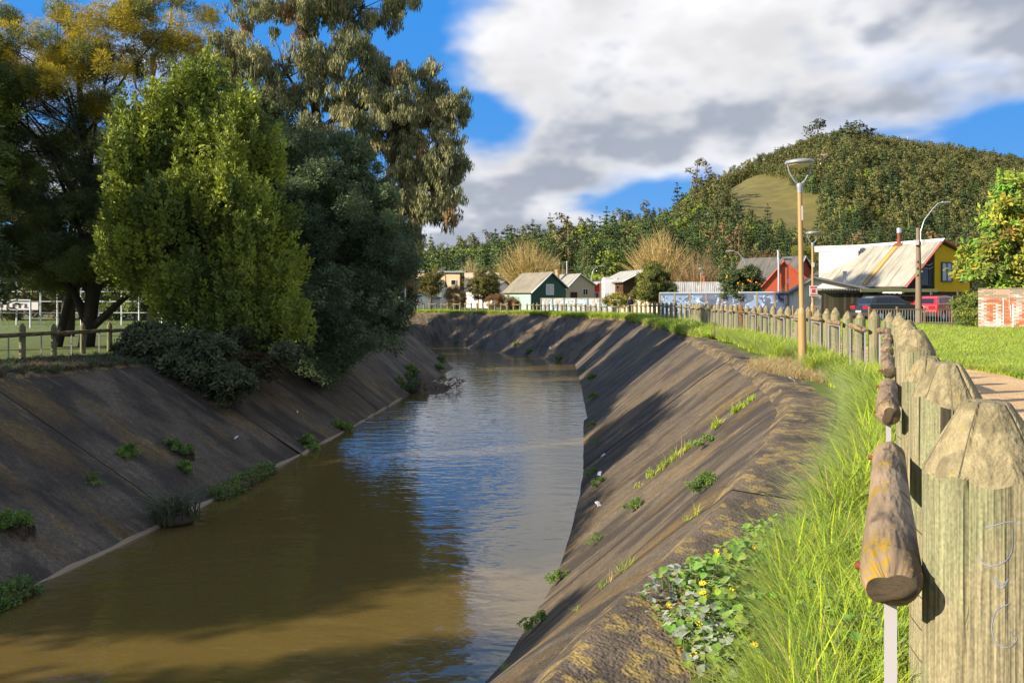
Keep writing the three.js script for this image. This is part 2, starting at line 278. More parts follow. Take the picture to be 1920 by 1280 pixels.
// ---------- fence line, path, road ----------
const FENCE = [[0.803, 1.26], [5.7, 11], [7.15, 17.5], [8.15, 25], [8.75, 31], [10.1, 42], [9.6, 50], [8.6, 57], [5.4, 66], [2.1, 75], [-6, 84], [-13, 90]];
const fenceX = (z) => { for (let i = 0; i < 5; i++) { const [x0, z0] = FENCE[i], [x1, z1] = FENCE[i + 1]; if (z <= z1 || i === 4) return lerp(x0, x1, (z - z0) / (z1 - z0)); } };
const brinkX = (z) => { for (const S of [RIGHT, RIGHT2]) for (let i = 0; i < S.length - 1; i++) if (z >= S[i][1] && z <= S[i + 1][1]) return lerp(S[i][0], S[i + 1][0], (z - S[i][1]) / (S[i + 1][1] - S[i][1])); return 7.8; };
{
  const ribbon = (L, R, y) => { const pos = [], uv = [], idx = []; L.forEach((a, i) => { const b = R[i]; for (let k = 0; k <= 4; k++) { const x = lerp(a[0], b[0], k / 4), z = lerp(a[1], b[1], k / 4); pos.push(x, y, -z); uv.push(x, z); } }); for (let i = 0; i < L.length - 1; i++) for (let k = 0; k < 4; k++) { const a = i * 5 + k; idx.push(a, a + 1, a + 5, a + 1, a + 6, a + 5); } const g = new THREE.BufferGeometry(); g.setAttribute('position', new THREE.Float32BufferAttribute(pos, 3)); g.setAttribute('uv', new THREE.Float32BufferAttribute(uv, 2)); g.setIndex(idx); g.computeVertexNormals(); return g; };
  const L = [], R = [];
  for (let z = -8; z <= 42; z += 1) { const x = fenceX(z), w = 2.3 + 0.35 * Math.sin(z * 0.7) + 0.25 * Math.sin(z * 1.9); L.push([x + 0.35 + 0.15 * Math.sin(z * 1.3), z]); R.push([x + 0.35 + Math.max(0.6, w + (z > 24 ? (z - 24) * 0.06 : 0)), z]); }
  structure('footpath', ribbon(L, R, 0.012), mat.path);
  structure('road', ribbon([[14, 50.5], [30, 47.5], [90, 44]], [[14, 58], [30, 57], [90, 54]], 0.016), mat.asphalt);
}
// ---------- hills ----------
const RIDGE = [[-1400, 500], [-400, 505], [0, 500], [400, 480], [600, 466], [760, 452], [820, 448], [900, 441], [1000, 422], [1080, 408], [1150, 402], [1200, 396], [1260, 385], [1300, 348], [1350, 328], [1400, 302], [1450, 287], [1500, 270], [1540, 257], [1590, 246], [1640, 256], [1700, 271], [1760, 275], [1800, 281], [1850, 290], [1900, 300], [2000, 320], [2200, 365], [2600, 430], [3600, 480]];
const ridgeAt = (u) => { for (let i = 0; i < RIDGE.length - 1; i++) if (u <= RIDGE[i + 1][0]) return lerp(RIDGE[i][1], RIDGE[i + 1][1], clamp((u - RIDGE[i][0]) / (RIDGE[i + 1][0] - RIDGE[i][0]))); return 480; };
function hillY(X, Z) {
  const u = 960 + F * X / Z, Zr = lerp(430, 700, step(1150, 1500, u)), Z0 = lerp(150, 190, step(1100, 1500, u)), treeH = lerp(17, 17, step(1150, 1500, u));
  const H = Math.max(2, (HORIZON - ridgeAt(u)) / F * Zr - treeH + EYE), t = (Z - Z0) / (Zr - Z0), wob = (fbm(X * 0.012, Z * 0.012, 0, 0, 71, 4) - 0.5) * 26;
  if (t <= 0) return -1;
  if (t <= 1) return H * (0.35 * t + 0.65 * sm(t)) + wob * t * (1 - t) * 2;
  return H * Math.max(0.05, 1 - ((Z - Zr) / 420) ** 2);
}
{
  const pos = [], uv = [], idx = [], NU = 150, NZ = 60;
  for (let j = 0; j <= NZ; j++) for (let i = 0; i <= NU; i++) { const Z = 140 + 960 * (j / NZ) ** 1.3, X = ((-1400 + 5000 * i / NU) - 960) / F * Z; pos.push(X, hillY(X, Z), -Z); uv.push(X * 0.2, Z * 0.2); }
  for (let j = 0; j < NZ; j++) for (let i = 0; i < NU; i++) { const a = j * (NU + 1) + i; idx.push(a, a + 1, a + NU + 1, a + 1, a + NU + 2, a + NU + 1); }
  const g = new THREE.BufferGeometry(); g.setAttribute('position', new THREE.Float32BufferAttribute(pos, 3)); g.setAttribute('uv', new THREE.Float32BufferAttribute(uv, 2)); g.setIndex(idx); g.computeVertexNormals();
  const hm = tex(512, 512, (u, v) => mix3([98, 90, 38], [146, 132, 60], fbm(u * 12, v * 12, 12, 12, 88, 5)), true, 0.06, 0.06);
  structure('hill', g, std({ color: lin(0.68, 0.7, 0.62), map: hm }));
}
// ---------- foliage building blocks ----------
function leafy(fn) { const pos = []; fn((b, d, len, wid, side) => {      // one leaf: folded diamond
  const D = d.clone().normalize(), S = side ? side.clone() : new V3(D.z, 0.3, -D.x); S.addScaledVector(D, -S.dot(D)).normalize();
  const N = new V3().crossVectors(S, D), t = b.clone().addScaledVector(D, len), m = b.clone().addScaledVector(D, len * 0.45).addScaledVector(N, -wid * 0.12), l = m.clone().addScaledVector(S, wid / 2).addScaledVector(N, wid * 0.16), r = m.clone().addScaledVector(S, -wid / 2).addScaledVector(N, wid * 0.16);
  pos.push(b.x, b.y, b.z, r.x, r.y, r.z, t.x, t.y, t.z, b.x, b.y, b.z, t.x, t.y, t.z, l.x, l.y, l.z);
}); return tris(pos); }
const rv = (r) => { const a = r() * 2 * PI, z = r() * 2 - 1, s = Math.sqrt(1 - z * z); return new V3(Math.cos(a) * s, z, Math.sin(a) * s); };
const SPRAY = {
  broad: (s, n = 30, L = 0.26, Wd = 0.15) => { const r = rng(s); return leafy((leaf) => { for (let i = 0; i < n; i++) { const d = rv(r), b = new V3(d.x * 0.34 * r(), r() * 0.8 - 0.3, d.z * 0.34 * r()); d.y = d.y * 0.6 + 0.35; leaf(b, d, L * (0.7 + 0.6 * r()), Wd * (0.7 + 0.6 * r()), rv(r)); } }); },
  plume: (s, n = 40) => { const r = rng(s); return leafy((leaf) => { for (let i = 0; i < n; i++) { const t = r(), a = i * 2.4, w = 0.2 * (1 - t * 0.75); leaf(new V3(Math.cos(a) * w * r(), t * 1.3 - 0.4, Math.sin(a) * w * r()), new V3(Math.cos(a) * 0.9, 0.55 + t * 0.5, Math.sin(a) * 0.9), 0.2 + 0.12 * r(), 0.1 + 0.05 * r(), rv(r)); } }); },
  hang: (s, n = 34) => { const r = rng(s); return leafy((leaf) => { for (let i = 0; i < n; i++) { const d = rv(r); leaf(new V3(d.x * 0.5 * r(), d.y * 0.35 + 0.25, d.z * 0.5 * r()), new V3((r() - 0.5) * 0.9, -1, (r() - 0.5) * 0.9), 0.34 + 0.22 * r(), 0.06 + 0.04 * r(), rv(r)); } }); },
  fine: (s, n = 64) => { const r = rng(s); return leafy((leaf) => { for (let i = 0; i < n; i++) { const d = rv(r), b = d.clone().multiplyScalar(0.4 * Math.sqrt(r())); d.y = d.y * 0.7 + 0.25; leaf(b, d, 0.2 + 0.18 * r(), 0.035 + 0.025 * r(), rv(r)); } }); },
  round: (s, n = 16) => { const r = rng(s); return leafy((leaf) => { for (let i = 0; i < n; i++) { const d = rv(r); leaf(new V3(d.x * 0.5 * r(), r() * 0.3, d.z * 0.5 * r()), new V3(d.x, 0.4 + 0.4 * r(), d.z), 0.3, 0.28, new V3(d.z, 0.1, -d.x)); } }); },
};
const leafMat = (r, g, b, through = 0.3, rough = 1) => phys({ color: lin(r, g, b), roughness: rough, transmission: through, thickness: 0, side: THREE.DoubleSide });
const leafStd = (r, g, b, rough = 0.6) => std({ color: lin(r, g, b), roughness: rough, side: THREE.DoubleSide });
const geoCache = {};
const spray = (kind, s) => geoCache[kind + s] || (geoCache[kind + s] = SPRAY[kind](s));

// A crown: clumps of sprays on and inside lobes [x, y, z, rx, ry, rz, weight].
function crown(parent, lobes, o) {
  const r = rng(o.seed), tot = lobes.reduce((a, l) => a + (l[6] ?? 1), 0), groups = o.kinds.map(() => [[], []]), tips = [];
  for (const l of lobes) {
    const nc = Math.max(1, Math.round(o.clumps * (l[6] ?? 1) / tot));
    for (let c = 0; c < nc; c++) {
      const d = rv(r), k = o.fill ? Math.cbrt(r()) : 0.55 + 0.5 * Math.sqrt(r()) * (0.75 + 0.5 * r());
      if (o.flatBottom && d.y < -0.4) d.y *= 0.5;
      const cx = l[0] + d.x * l[3] * k, cy = l[1] + d.y * l[4] * k, cz = l[2] + d.z * l[5] * k;
      tips.push([new V3(cx, cy, cz), l]);
      const cr = o.clumpR * (0.6 + 0.8 * r()), m = Math.round(o.per * (0.6 + 0.8 * r())), tone = o.tint(r, d, k, cy);
      for (let i = 0; i < m; i++) {
        const e = rv(r).multiplyScalar(cr * Math.cbrt(r())); e.y *= o.flat ?? 0.8;
        const gi = Math.floor(r() * o.kinds.length), s = lerp(o.size[0], o.size[1], r());
        const up = new V3(d.x * 0.6 + e.x / cr * 0.7, o.up ?? 0.6, d.z * 0.6 + e.z / cr * 0.7).normalize();
        const q = new THREE.Quaternion().setFromUnitVectors(new V3(0, 1, 0), o.upright ? new V3(up.x * o.upright, 1, up.z * o.upright).normalize() : up).multiply(yaw(r() * 7));
        groups[gi][0].push(M4(cx + e.x, cy + e.y, cz + e.z, q, s));
        const v = 0.78 + 0.44 * r(); groups[gi][1].push(lin(tone[0] * v, tone[1] * v, tone[2] * v));
      }
    }
  }
  o.kinds.forEach((g, i) => groups[i][0].length && inst('crown', g, o.mat, groups[i][0], groups[i][1], parent));
  return tips;
}
// trunk with limbs that reach into the lobes and on to some clumps
function limbs(parent, trunkPts, radii, tips, m, o = {}) {
  const r = rng(o.seed || 5), list = [], T = trunkPts.map((p) => new V3(...p));
  mesh('trunk', tube(T, radii, 10, 0.12, 3), m, parent);
  const curve = new THREE.CatmullRomCurve3(T), byLobe = new Map();
  for (const [p, l] of tips) { if (!byLobe.has(l)) byLobe.set(l, []); byLobe.get(l).push(p); }
  for (const [l, ps] of byLobe) {
    const end = new V3(l[0], l[1] - l[4] * 0.15, l[2]), h = clamp((end.y - T[0].y) / (T[T.length - 1].y - T[0].y) - 0.18 - 0.1 * r(), o.low ?? 0.2, 0.97), a = curve.getPoint(h), rr = lerp(radii[0], radii[radii.length - 1], h) * 0.6;
    const mid = a.clone().lerp(end, 0.5); mid.y += (o.sag ?? 0.1) * a.distanceTo(end); mid.x += (r() - 0.5) * 0.4;
    list.push(tube([a, mid, end], [rr, rr * 0.65, rr * 0.4], 6));
    ps.slice(0, o.twigs ?? 8).forEach((p) => { const s = mid.clone().lerp(end, 0.3 + 0.7 * r()), mm = s.clone().lerp(p, 0.5); mm.y += 0.12 * s.distanceTo(p); list.push(tube([s, mm, p], [rr * 0.32, rr * 0.2, rr * 0.07], 4)); });
  }
  if (list.length) mesh('limbs', merge(list), m, parent);
}
const jit = (a, b) => (r) => { const t = r(); return [lerp(a[0], b[0], t), lerp(a[1], b[1], t), lerp(a[2], b[2], t)]; };

// ---------- trees on the left bank ----------
{ // upright evergreen, lit from the left
  const t = thing('evergreen_tree', 'large dense evergreen tree with upright bright tips beside the brambles', 'tree', [-10.2, -0.35, -24.8]);
  const L = [[0.2, 3.6, 0.2, 2.3, 2.1, 2.0, 1.5], [-0.5, 5.5, 0.1, 2.0, 2.2, 1.8, 1.5], [-0.8, 7.5, 0, 1.0, 1.5, 1.0, 0.7], [1.3, 5.0, 0.4, 1.4, 2.0, 1.4, 1], [-1.9, 6.6, 0.3, 0.6, 1.3, 0.7, 0.45], [-1.4, 5.2, 0.9, 0.9, 1.5, 0.8, 0.6], [0.5, 7.3, 0, 0.8, 1.4, 0.9, 0.5], [1.2, 6.8, 0.1, 0.6, 1.2, 0.7, 0.3], [1.9, 3.0, 0.6, 1.2, 1.5, 1.2, 0.7], [1.5, 1.5, 0.7, 1.5, 1.0, 1.2, 0.7], [0.2, 1.8, 0.8, 1.2, 0.8, 1.0, 0.4], [2.5, 1.2, 0.4, 1.0, 1.2, 1, 0.5], [-1.6, 3.5, 0.6, 1.2, 1.4, 1.0, 0.6], [-0.3, 8.5, 0, 0.45, 0.9, 0.5, 0.2]];
  const tips = crown(t, L, { seed: 11, clumps: 310, clumpR: 0.5, per: 19, size: [0.36, 0.72], kinds: [spray('plume', 1), spray('plume', 2)], mat: leafMat(1, 1, 1, 0.22), tint: jit([0.09, 0.14, 0.02], [0.35, 0.4, 0.034]), upright: 0.5, flat: 1.6 });
  limbs(t, [[0.3, -0.2, 0], [0.1, 2, 0], [-0.2, 4.5, 0], [-0.5, 7.6, 0]], [0.34, 0.27, 0.18, 0.05], tips, mat.darkBark, { seed: 3, twigs: 10 });
}
{ // blue-green wattle hanging over the slope
  const t = thing('wattle_tree', 'dark blue green wattle drooping over the left canal slope', 'tree', [-8.6, -0.45, -30.5]);
  const L = [[0.6, 7.2, 0, 2.0, 1.9, 1.8, 1], [1.2, 5.2, 0.6, 2.9, 2.0, 2.4, 1.5], [1.5, 3.2, 1.0, 3.2, 1.8, 2.4, 1.5], [-0.8, 4.2, 0.8, 2.3, 2.4, 2, 1.2], [0.4, 1.5, 2.0, 2.9, 1.5, 2.0, 1.3], [2.6, 0.9, 1.4, 1.9, 1.3, 1.6, 0.9], [-1.6, 2.0, 1.4, 1.8, 1.8, 1.6, 0.9], [1.2, 0, 2.6, 1.7, 0.9, 1.2, 0.8], [2.2, 6.2, 0, 1.3, 1.3, 1.3, 0.5], [3.3, 3.8, 0.5, 1.3, 1.7, 1.3, 0.6]];
  const tips = crown(t, L, { seed: 21, clumps: 380, clumpR: 0.6, per: 26, size: [0.3, 0.62], kinds: [spray('fine', 1), spray('fine', 2), spray('broad', 8)], mat: leafMat(1, 1, 1, 0.18), tint: jit([0.06, 0.1, 0.038], [0.15, 0.2, 0.08]), up: 0.5 });
  limbs(t, [[0, -0.2, 0], [0.3, 2, 0.2], [0.5, 4.5, 0.1], [0.6, 7, 0]], [0.3, 0.24, 0.16, 0.05], tips, mat.darkBark, { seed: 9 });
}
{ // dark conifer between the two
  const t = thing('dark_tree', 'dark olive tree squeezed behind the evergreen and the wattle', 'tree', [-11.5, -0.4, -33]);
  const L = [[0, 8.4, 0, 1.9, 2.2, 1.8, 1], [0.2, 6, 0, 2.6, 2.6, 2.2, 1.4], [0, 3.4, 0, 2.6, 2.2, 2.2, 1.2]];
  const tips = crown(t, L, { seed: 27, clumps: 170, clumpR: 0.6, per: 24, size: [0.32, 0.6], kinds: [spray('fine', 1), spray('plume', 1)], mat: leafMat(1, 1, 1, 0.15), tint: jit([0.035, 0.05, 0.014], [0.075, 0.095, 0.022]) });
  limbs(t, [[0, -0.2, 0], [0, 4, 0], [0, 8.5, 0]], [0.3, 0.22, 0.06], tips, mat.darkBark, { seed: 19 });
}
{ // tall eucalyptus
  const t = thing('eucalyptus_tree', 'tall eucalyptus with drooping grey brown foliage reaching over the canal', 'tree', [-10.2, -0.5, -41]);
  const L = [[-2.5, 15.2, 0, 3.2, 2.8, 2.6, 1.3], [-5.2, 13.3, 0.5, 2.8, 2.4, 2.2, 1], [1.0, 14.0, 0, 2.6, 2.2, 2.2, 1], [2.0, 18.5, -0.5, 2.5, 1.5, 2, 0.8], [-2, 19, 0, 3.5, 1.8, 2.4, 1], [4.6, 13.2, 0, 1.7, 1.7, 1.6, 0.8], [3.8, 11.2, 0.3, 1.7, 1.6, 1.6, 0.7], [6.6, 12.2, 0.2, 1.05, 0.9, 0.9, 0.35], [6.4, 9.4, 0.4, 1.1, 1.3, 1.0, 0.55], [5.6, 7.6, 0.4, 1.25, 1.5, 1.0, 0.6], [6.5, 7.2, 0.3, 0.8, 1.2, 0.8, 0.3], [4.6, 9.6, 0, 1.2, 1.3, 1.2, 0.4], [-0.5, 11.2, 0.5, 3, 1.8, 2.2, 0.9], [-4.5, 10.6, 0.6, 2.5, 1.6, 2, 0.6], [4.2, 6.2, 0.5, 1.0, 1.4, 1, 0.4], [4.4, 4.2, 0.3, 0.8, 1.2, 0.8, 0.25]];
  const tips = crown(t, L, { seed: 31, clumps: 560, clumpR: 0.5, per: 9, size: [0.45, 0.85], kinds: [spray('hang', 1), spray('hang', 2), spray('hang', 3)], mat: leafMat(1, 1, 1, 0.2), tint: (r) => { const k = r(); return r() < 0.05 ? [0.3, 0.2, 0.09] : [lerp(0.13, 0.38, k), lerp(0.15, 0.36, k), lerp(0.06, 0.16, k)]; }, upright: 0.25, flat: 1.0 });
  limbs(t, [[0, -0.3, 0], [0.2, 4, 0], [-0.2, 9, 0], [-0.8, 14, 0], [-1.2, 19, 0]], [0.5, 0.42, 0.33, 0.2, 0.06], tips, mat.bark, { seed: 23, sag: 0.12, low: 0.25, twigs: 9 });
}
{ // acacia on the far left, thin crown with sky through it
  const t = thing('acacia_tree', 'tall open acacia with yellow tipped top and forked dark trunks at left', 'tree', [-16.6, -0.35, -28]);
  const L = [[-0.8, 11.4, 0, 2.6, 1.2, 2, 0.9], [2.0, 10.9, 0.6, 2.0, 1.1, 1.6, 0.9], [0.6, 9.3, 1.2, 1.7, 0.5, 1.2, 0.5], [3.9, 12.3, 0, 2.0, 1.3, 1.5, 0.8], [-2.8, 9.5, 0, 1.5, 1.8, 1.5, 0.7], [1.6, 4.2, 0.2, 2.3, 1.5, 1.6, 1.1], [-0.6, 3.2, 0.6, 2.0, 1.0, 1.4, 0.8], [2.6, 6.2, 0, 1.7, 2.0, 1.4, 0.9], [-3.0, 6.6, 0, 1.0, 2.6, 1.2, 0.6], [3.4, 2.6, 0.3, 1.8, 1.0, 1.4, 0.7], [1.4, 8.0, -0.4, 2.2, 1.2, 1.4, 0.6], [-1.2, 7.6, -0.5, 1.8, 1.4, 1.4, 0.6], [0.4, 5.6, -0.4, 2.0, 1.2, 1.4, 0.6], [-2.0, 4.6, 0, 1.5, 1.0, 1.2, 0.5]];
  const tips = crown(t, L, { seed: 41, clumps: 350, clumpR: 0.55, per: 22, size: [0.26, 0.55], kinds: [spray('fine', 1), spray('fine', 3)], mat: leafMat(1, 1, 1, 0.25), tint: (r, d, k, y) => { const u = r(); return y > 8.6 && u < 0.55 ? [0.46, 0.36, 0.015] : [lerp(0.05, 0.14, u), lerp(0.075, 0.17, u), 0.025]; } });
  limbs(t, [[0.6, -0.3, 0], [0.9, 2.2, 0], [0.7, 6, 0], [0.2, 11.5, 0]], [0.3, 0.24, 0.17, 0.05], tips, mat.darkBark, { seed: 33, twigs: 9, low: 0.12 });
  mesh('trunk', tube([[-0.4, -0.3, 0.2], [0, 1.6, 0.1], [0.9, 3.6, 0], [1.2, 6, 0]], [0.17, 0.14, 0.12, 0.06], 8), mat.darkBark, t);
  const r = rng(8), bare = []; for (let i = 0; i < 26; i++) { const s = new V3(-0.6 + r() * 1.4, 3 + r() * 7, 0.4), e = s.clone().add(new V3(-1.2 - 2 * r(), 0.6 + 1.8 * r(), (r() - 0.5) * 2)), m = s.clone().lerp(e, 0.5); m.y += 0.25; bare.push(tube([s, m, e], [0.035, 0.022, 0.006], 4)); for (let k = 0; k < 4; k++) { const a = s.clone().lerp(e, 0.3 + 0.6 * r()), b = a.clone().add(new V3(-0.5 - r(), 0.3 + 0.7 * r(), (r() - 0.5))); bare.push(tube([a, b], [0.012, 0.003], 3)); } }
  mesh('bare_branches', merge(bare), mat.bark, t);
}
{ // green tree cut by the left edge of the photograph
  const t = thing('leafy_tree', 'green leafy tree at the far left edge', 'tree', [-19.4, -0.3, -25.5]);
  const tips = crown(t, [[0, 8.6, 0, 2.0, 2.4, 1.8, 1.2], [0.2, 5.6, 0, 1.7, 2.0, 1.6, 1], [-1.6, 4, 0, 1.6, 1.8, 1.6, 0.7]], { seed: 47, clumps: 130, clumpR: 0.55, per: 22, size: [0.3, 0.6], kinds: [spray('plume', 2), spray('broad', 3)], mat: leafMat(1, 1, 1, 0.25), tint: jit([0.09, 0.13, 0.02], [0.2, 0.25, 0.025]) });
  limbs(t, [[0, -0.2, 0], [0, 4, 0], [0, 9, 0]], [0.25, 0.18, 0.05], tips, mat.darkBark, { seed: 51 });
}
{ // dark mass behind the acacia
  const t = thing('dark_tree', 'broad dark evergreen behind the acacia at far left', 'tree', [-21.5, -0.45, -36]);
  const tips = crown(t, [[0, 7.5, 0, 3.2, 2.2, 2, 1.1], [2.6, 6.2, 0, 2.4, 2.4, 1.8, 1], [-2.6, 6, 0, 2.4, 2.2, 1.8, 0.8], [0.6, 4, 0.4, 3.2, 1.5, 1.8, 1], [4.2, 4.4, 0, 1.8, 1.8, 1.5, 0.7], [3.4, 9.2, 0, 1.8, 1.4, 1.4, 0.5]], { seed: 48, clumps: 200, clumpR: 0.7, per: 20, size: [0.35, 0.7], kinds: [spray('fine', 1), spray('broad', 8)], mat: leafMat(1, 1, 1, 0.15), tint: jit([0.035, 0.05, 0.016], [0.09, 0.11, 0.03]) });
  limbs(t, [[0, -0.2, 0], [0.2, 3, 0], [0.4, 7.6, 0]], [0.36, 0.26, 0.06], tips, mat.darkBark, { seed: 52 });
}
{ // dead snag
  const t = thing('dead_snag', 'bare dead trunk with a forked top rising behind the evergreen', 'dead tree', [-13.6, -0.4, -28.2]);
  mesh('trunk', tube([[0, 0, 0], [0.05, 5, 0], [0, 9.4, 0], [0.02, 10.9, 0]], [0.2, 0.15, 0.11, 0.09], 8, 0.2), mat.paleBark, t);
  const b = [[[0, 10.8, 0], [0.45, 11.35, 0.1], [0.85, 11.7, 0], [1.2, 11.85, 0.2], [1.3, 12.4, 0.2]], [[0.1, 9.9, 0], [0.6, 10.2, 0.3], [1.2, 10.5, 0.4]], [[0.05, 10.2, 0], [0.25, 10.6, 0.2]], [[0, 9.2, 0], [-0.5, 9.7, 0.2], [-0.7, 10.4, 0.1]]];
  for (const p of b) mesh('branch', tube(p, p.map((_, i) => 0.055 - 0.011 * i), 6), mat.paleBark, t);
}
// trees on the left bank beside and behind the photographer: their shade lies across the canal
[['willow green tree on the left bank, nearest the camera', -19, -3.4, 7.2, 61], ['low leafy tree on the left bank beside the camera', -18.4, 0.75, 7.7, 62], ['round leafy tree on the left bank ahead of the camera', -18.6, 7.9, 7.6, 63], ['narrow leafy tree on the left bank before the wooden fence', -16.8, 19.6, 8.0, 64], ['tall narrow tree on the left bank before the wooden fence', -18.3, 12.2, 10.6, 65]].forEach(([label, x, z, h, s]) => {
  const t = thing('bank_tree', label, 'tree', [x, -0.25, -z], 0, 'trees on the left bank beside the camera');
  const tips = crown(t, [[0, h * 0.72, 0, 1.9, h * 0.26, 2.3, 1.2], [-0.6, h * 0.48, 0.3, 2.2, h * 0.22, 2.5, 1.2], [0.5, h * 0.34, -0.4, 1.8, h * 0.2, 2.1, 1]], { seed: s, clumps: 170, clumpR: 0.6, per: 12, size: [0.6, 1.0], kinds: [spray('fine', 2), spray('broad', 3)], mat: mat.bankLeaf || (mat.bankLeaf = leafStd(1, 1, 1, 0.7)), tint: jit([0.05, 0.07, 0.02], [0.1, 0.13, 0.03]) });
  limbs(t, [[0, -0.2, 0], [0.1, h * 0.4, 0], [0, h * 0.85, 0]], [0.2, 0.14, 0.04], tips, mat.darkBark, { seed: s });
});
// trees along the left bank beyond the wattle, whose shade falls across the bend
[['tall dark bank tree just beyond the eucalyptus', -14.5, 46.5, 10.5, 66], ['dark bank tree facing the bend of the canal', -15.5, 52.5, 11.5, 67], ['dark bank tree past the point of the left bank', -17.5, 58.5, 11, 68], ['dark bank tree farthest along the left bank', -24, 66.5, 11.5, 69]].forEach(([label, x, z, h, s]) => {
  const t = thing('bank_tree', label, 'tree', [x, -0.5, -z], 0, 'trees on the left bank beyond the wattle');
  const tips = crown(t, [[0, h * 0.75, 0, 2.0, h * 0.24, 2.2, 1.2], [-0.6, h * 0.48, 0.3, 2.5, h * 0.22, 2.5, 1.2], [0.5, h * 0.3, -0.4, 2.2, h * 0.2, 2.3, 1]], { seed: s, clumps: 120, clumpR: 0.7, per: 12, size: [0.7, 1.2], kinds: [spray('fine', 2), spray('broad', 3)], mat: mat.bankLeaf, tint: jit([0.05, 0.07, 0.02], [0.1, 0.13, 0.03]) });
  limbs(t, [[0, -0.2, 0], [0.1, h * 0.4, 0], [0, h * 0.85, 0]], [0.25, 0.18, 0.05], tips, mat.darkBark, { seed: s });
});
{ // brambles over the brink
  const t = thing('bramble_thicket', 'dark bramble thicket spilling over the top of the left bank', 'bush', [-9.6, -0.3, -21.6]);
  crown(t, [[-0.7, 0.25, -0.1, 0.9, 0.6, 0.9, 1], [0.5, -0.1, 0.2, 1.0, 0.65, 0.9, 1], [1.3, -0.75, 0.4, 0.8, 0.55, 0.7, 0.7], [1.7, 0, -1.6, 1.2, 0.7, 1, 0.6]], { seed: 71, clumps: 150, clumpR: 0.32, per: 14, size: [0.25, 0.45], kinds: [spray('broad', 5), spray('round', 2)], mat: leafMat(1, 1, 1, 0.15), tint: jit([0.045, 0.06, 0.02], [0.1, 0.115, 0.04]) });
  const r = rng(72), c = []; for (let i = 0; i < 60; i++) { const s = new V3(-1.5 + 3.6 * r(), 0.2 - 0.5 * r(), 0.1), k = 0.8 + 1.7 * r(); c.push(tube([s, s.clone().add(new V3(k * 0.4, -0.05, k * 0.15)), s.clone().add(new V3(k * 0.95, -k * 0.55 + 0.04, k * 0.3 * r()))], [0.008, 0.007, 0.004], 3)); }
  mesh('trailing_stems', merge(c), std({ color: lin(0.09, 0.035, 0.022) }), t);
}

// ---------- grasses ----------
function tuft(seed, n, h, w, bend, spread) {
  const r = rng(seed), pos = [];
  for (let i = 0; i < n; i++) {
    const a = r() * 2 * PI, b = rv(r), d = new V3(Math.cos(a), 0, Math.sin(a)), H = h * (0.55 + 0.6 * r()), B = bend * (0.3 + r()) * H, W = w * (0.7 + 0.6 * r()), s = new V3(-d.z, 0, d.x), o = new V3(b.x * spread * r(), 0, b.z * spread * r());
    const P = (t) => o.clone().add(new V3(d.x * B * t * t, H * (t - 0.35 * bend * t * t), d.z * B * t * t));
    let l = null; for (let k = 0; k <= 3; k++) { const t = k / 3, c = P(t), hw = W * (1 - t * t) * 0.5, L = c.clone().addScaledVector(s, hw), R = c.clone().addScaledVector(s, -hw); if (l) pos.push(...(k < 3 ? quad(l[0].toArray(), l[1].toArray(), R.toArray(), L.toArray()) : [...l[0].toArray(), ...l[1].toArray(), ...c.toArray()])); l = [L, R]; }
  }
  return tris(pos);
}
mat.grass = leafMat(1, 1, 1, 0.35);
const TALL = [tuft(1, 15, 0.62, 0.013, 0.7, 0.12), tuft(2, 14, 0.54, 0.015, 1.0, 0.14)], SHORT = [tuft(3, 16, 0.13, 0.01, 0.9, 0.12), tuft(4, 14, 0.16, 0.01, 0.7, 0.12)], CLUMP = [tuft(5, 26, 0.5, 0.03, 0.8, 0.25), tuft(6, 24, 0.42, 0.03, 1.0, 0.3)];
function sow(name, label, category, geos, n, place, tint, seed, size) {
  const r = rng(seed), G = geos.map(() => [[], []]);
  for (let i = 0; i < n; i++) { const p = place(r); if (!p) continue; const k = Math.floor(r() * geos.length), s = lerp(size[0], size[1], r()) * (p[3] ?? 1); G[k][0].push(M4(p[0], p[1], p[2], yaw(r() * 7, (r() - 0.5) * 0.3, (r() - 0.5) * 0.3), new V3(s, s * (0.8 + 0.5 * r()), s))); const c = tint(r, p); G[k][1].push(lin(...c)); }
  const g = thing(name, label, category); g.userData.kind = 'stuff';
  geos.forEach((geo, k) => G[k][0].length && inst(name + '_blades', geo, mat.grass, G[k][0], G[k][1], g));
}
const green = (r) => { const t = r(), v = 0.75 + 0.5 * r(); return r() < 0.07 ? [0.42 * v, 0.32 * v, 0.12 * v] : [lerp(0.18, 0.5, t) * v, lerp(0.32, 0.58, t) * v, 0.013 * v]; };
const noisy = (x, z, f, s) => fbm(x * f, z * f, 0, 0, s, 3);
sow('verge_grass', 'tall bright grass on the verge between canal and wooden fence', 'grass', TALL, 24000, (r) => { const z = 1.2 + 26 * r() ** 1.9, a = brinkX(z) + 0.62, b = fenceX(z) - 0.02; if (b - a < 0.1) return null; const edge = a + 0.15 + 0.5 * noisy(z, 0, 0.8, 5) - (z < 4 ? 0.12 : 0), x = edge + (b - edge) * r() ** 0.8; if (z > 12.5 && z < 17 && x > 4.9 && x < 6.4 && noisy(x, z, 1.2, 8) > 0.5) return null; return [x, -0.02, -z, z < 4.2 ? 0.55 : z < 6.5 ? 0.72 : z < 10 ? 0.85 : 0.66]; }, green, 101, [0.7, 1.15]);
sow('bank_grass', 'long grass along the top of the far right bank', 'grass', CLUMP, 9000, (r) => { const S = r() < 0.4 ? RIGHT2 : RIGHT3, t = r() * (S === RIGHT2 ? 2 : 3.4), p = bankPoint(S, t, -1, 1, 0.05 + 2.6 * r() ** 1.3), k = 0.35 + 0.9 * noisy(p[0], p[2], 0.25, 9); return [p[0], -0.03, -p[2], k]; }, green, 102, [0.8, 1.25]);
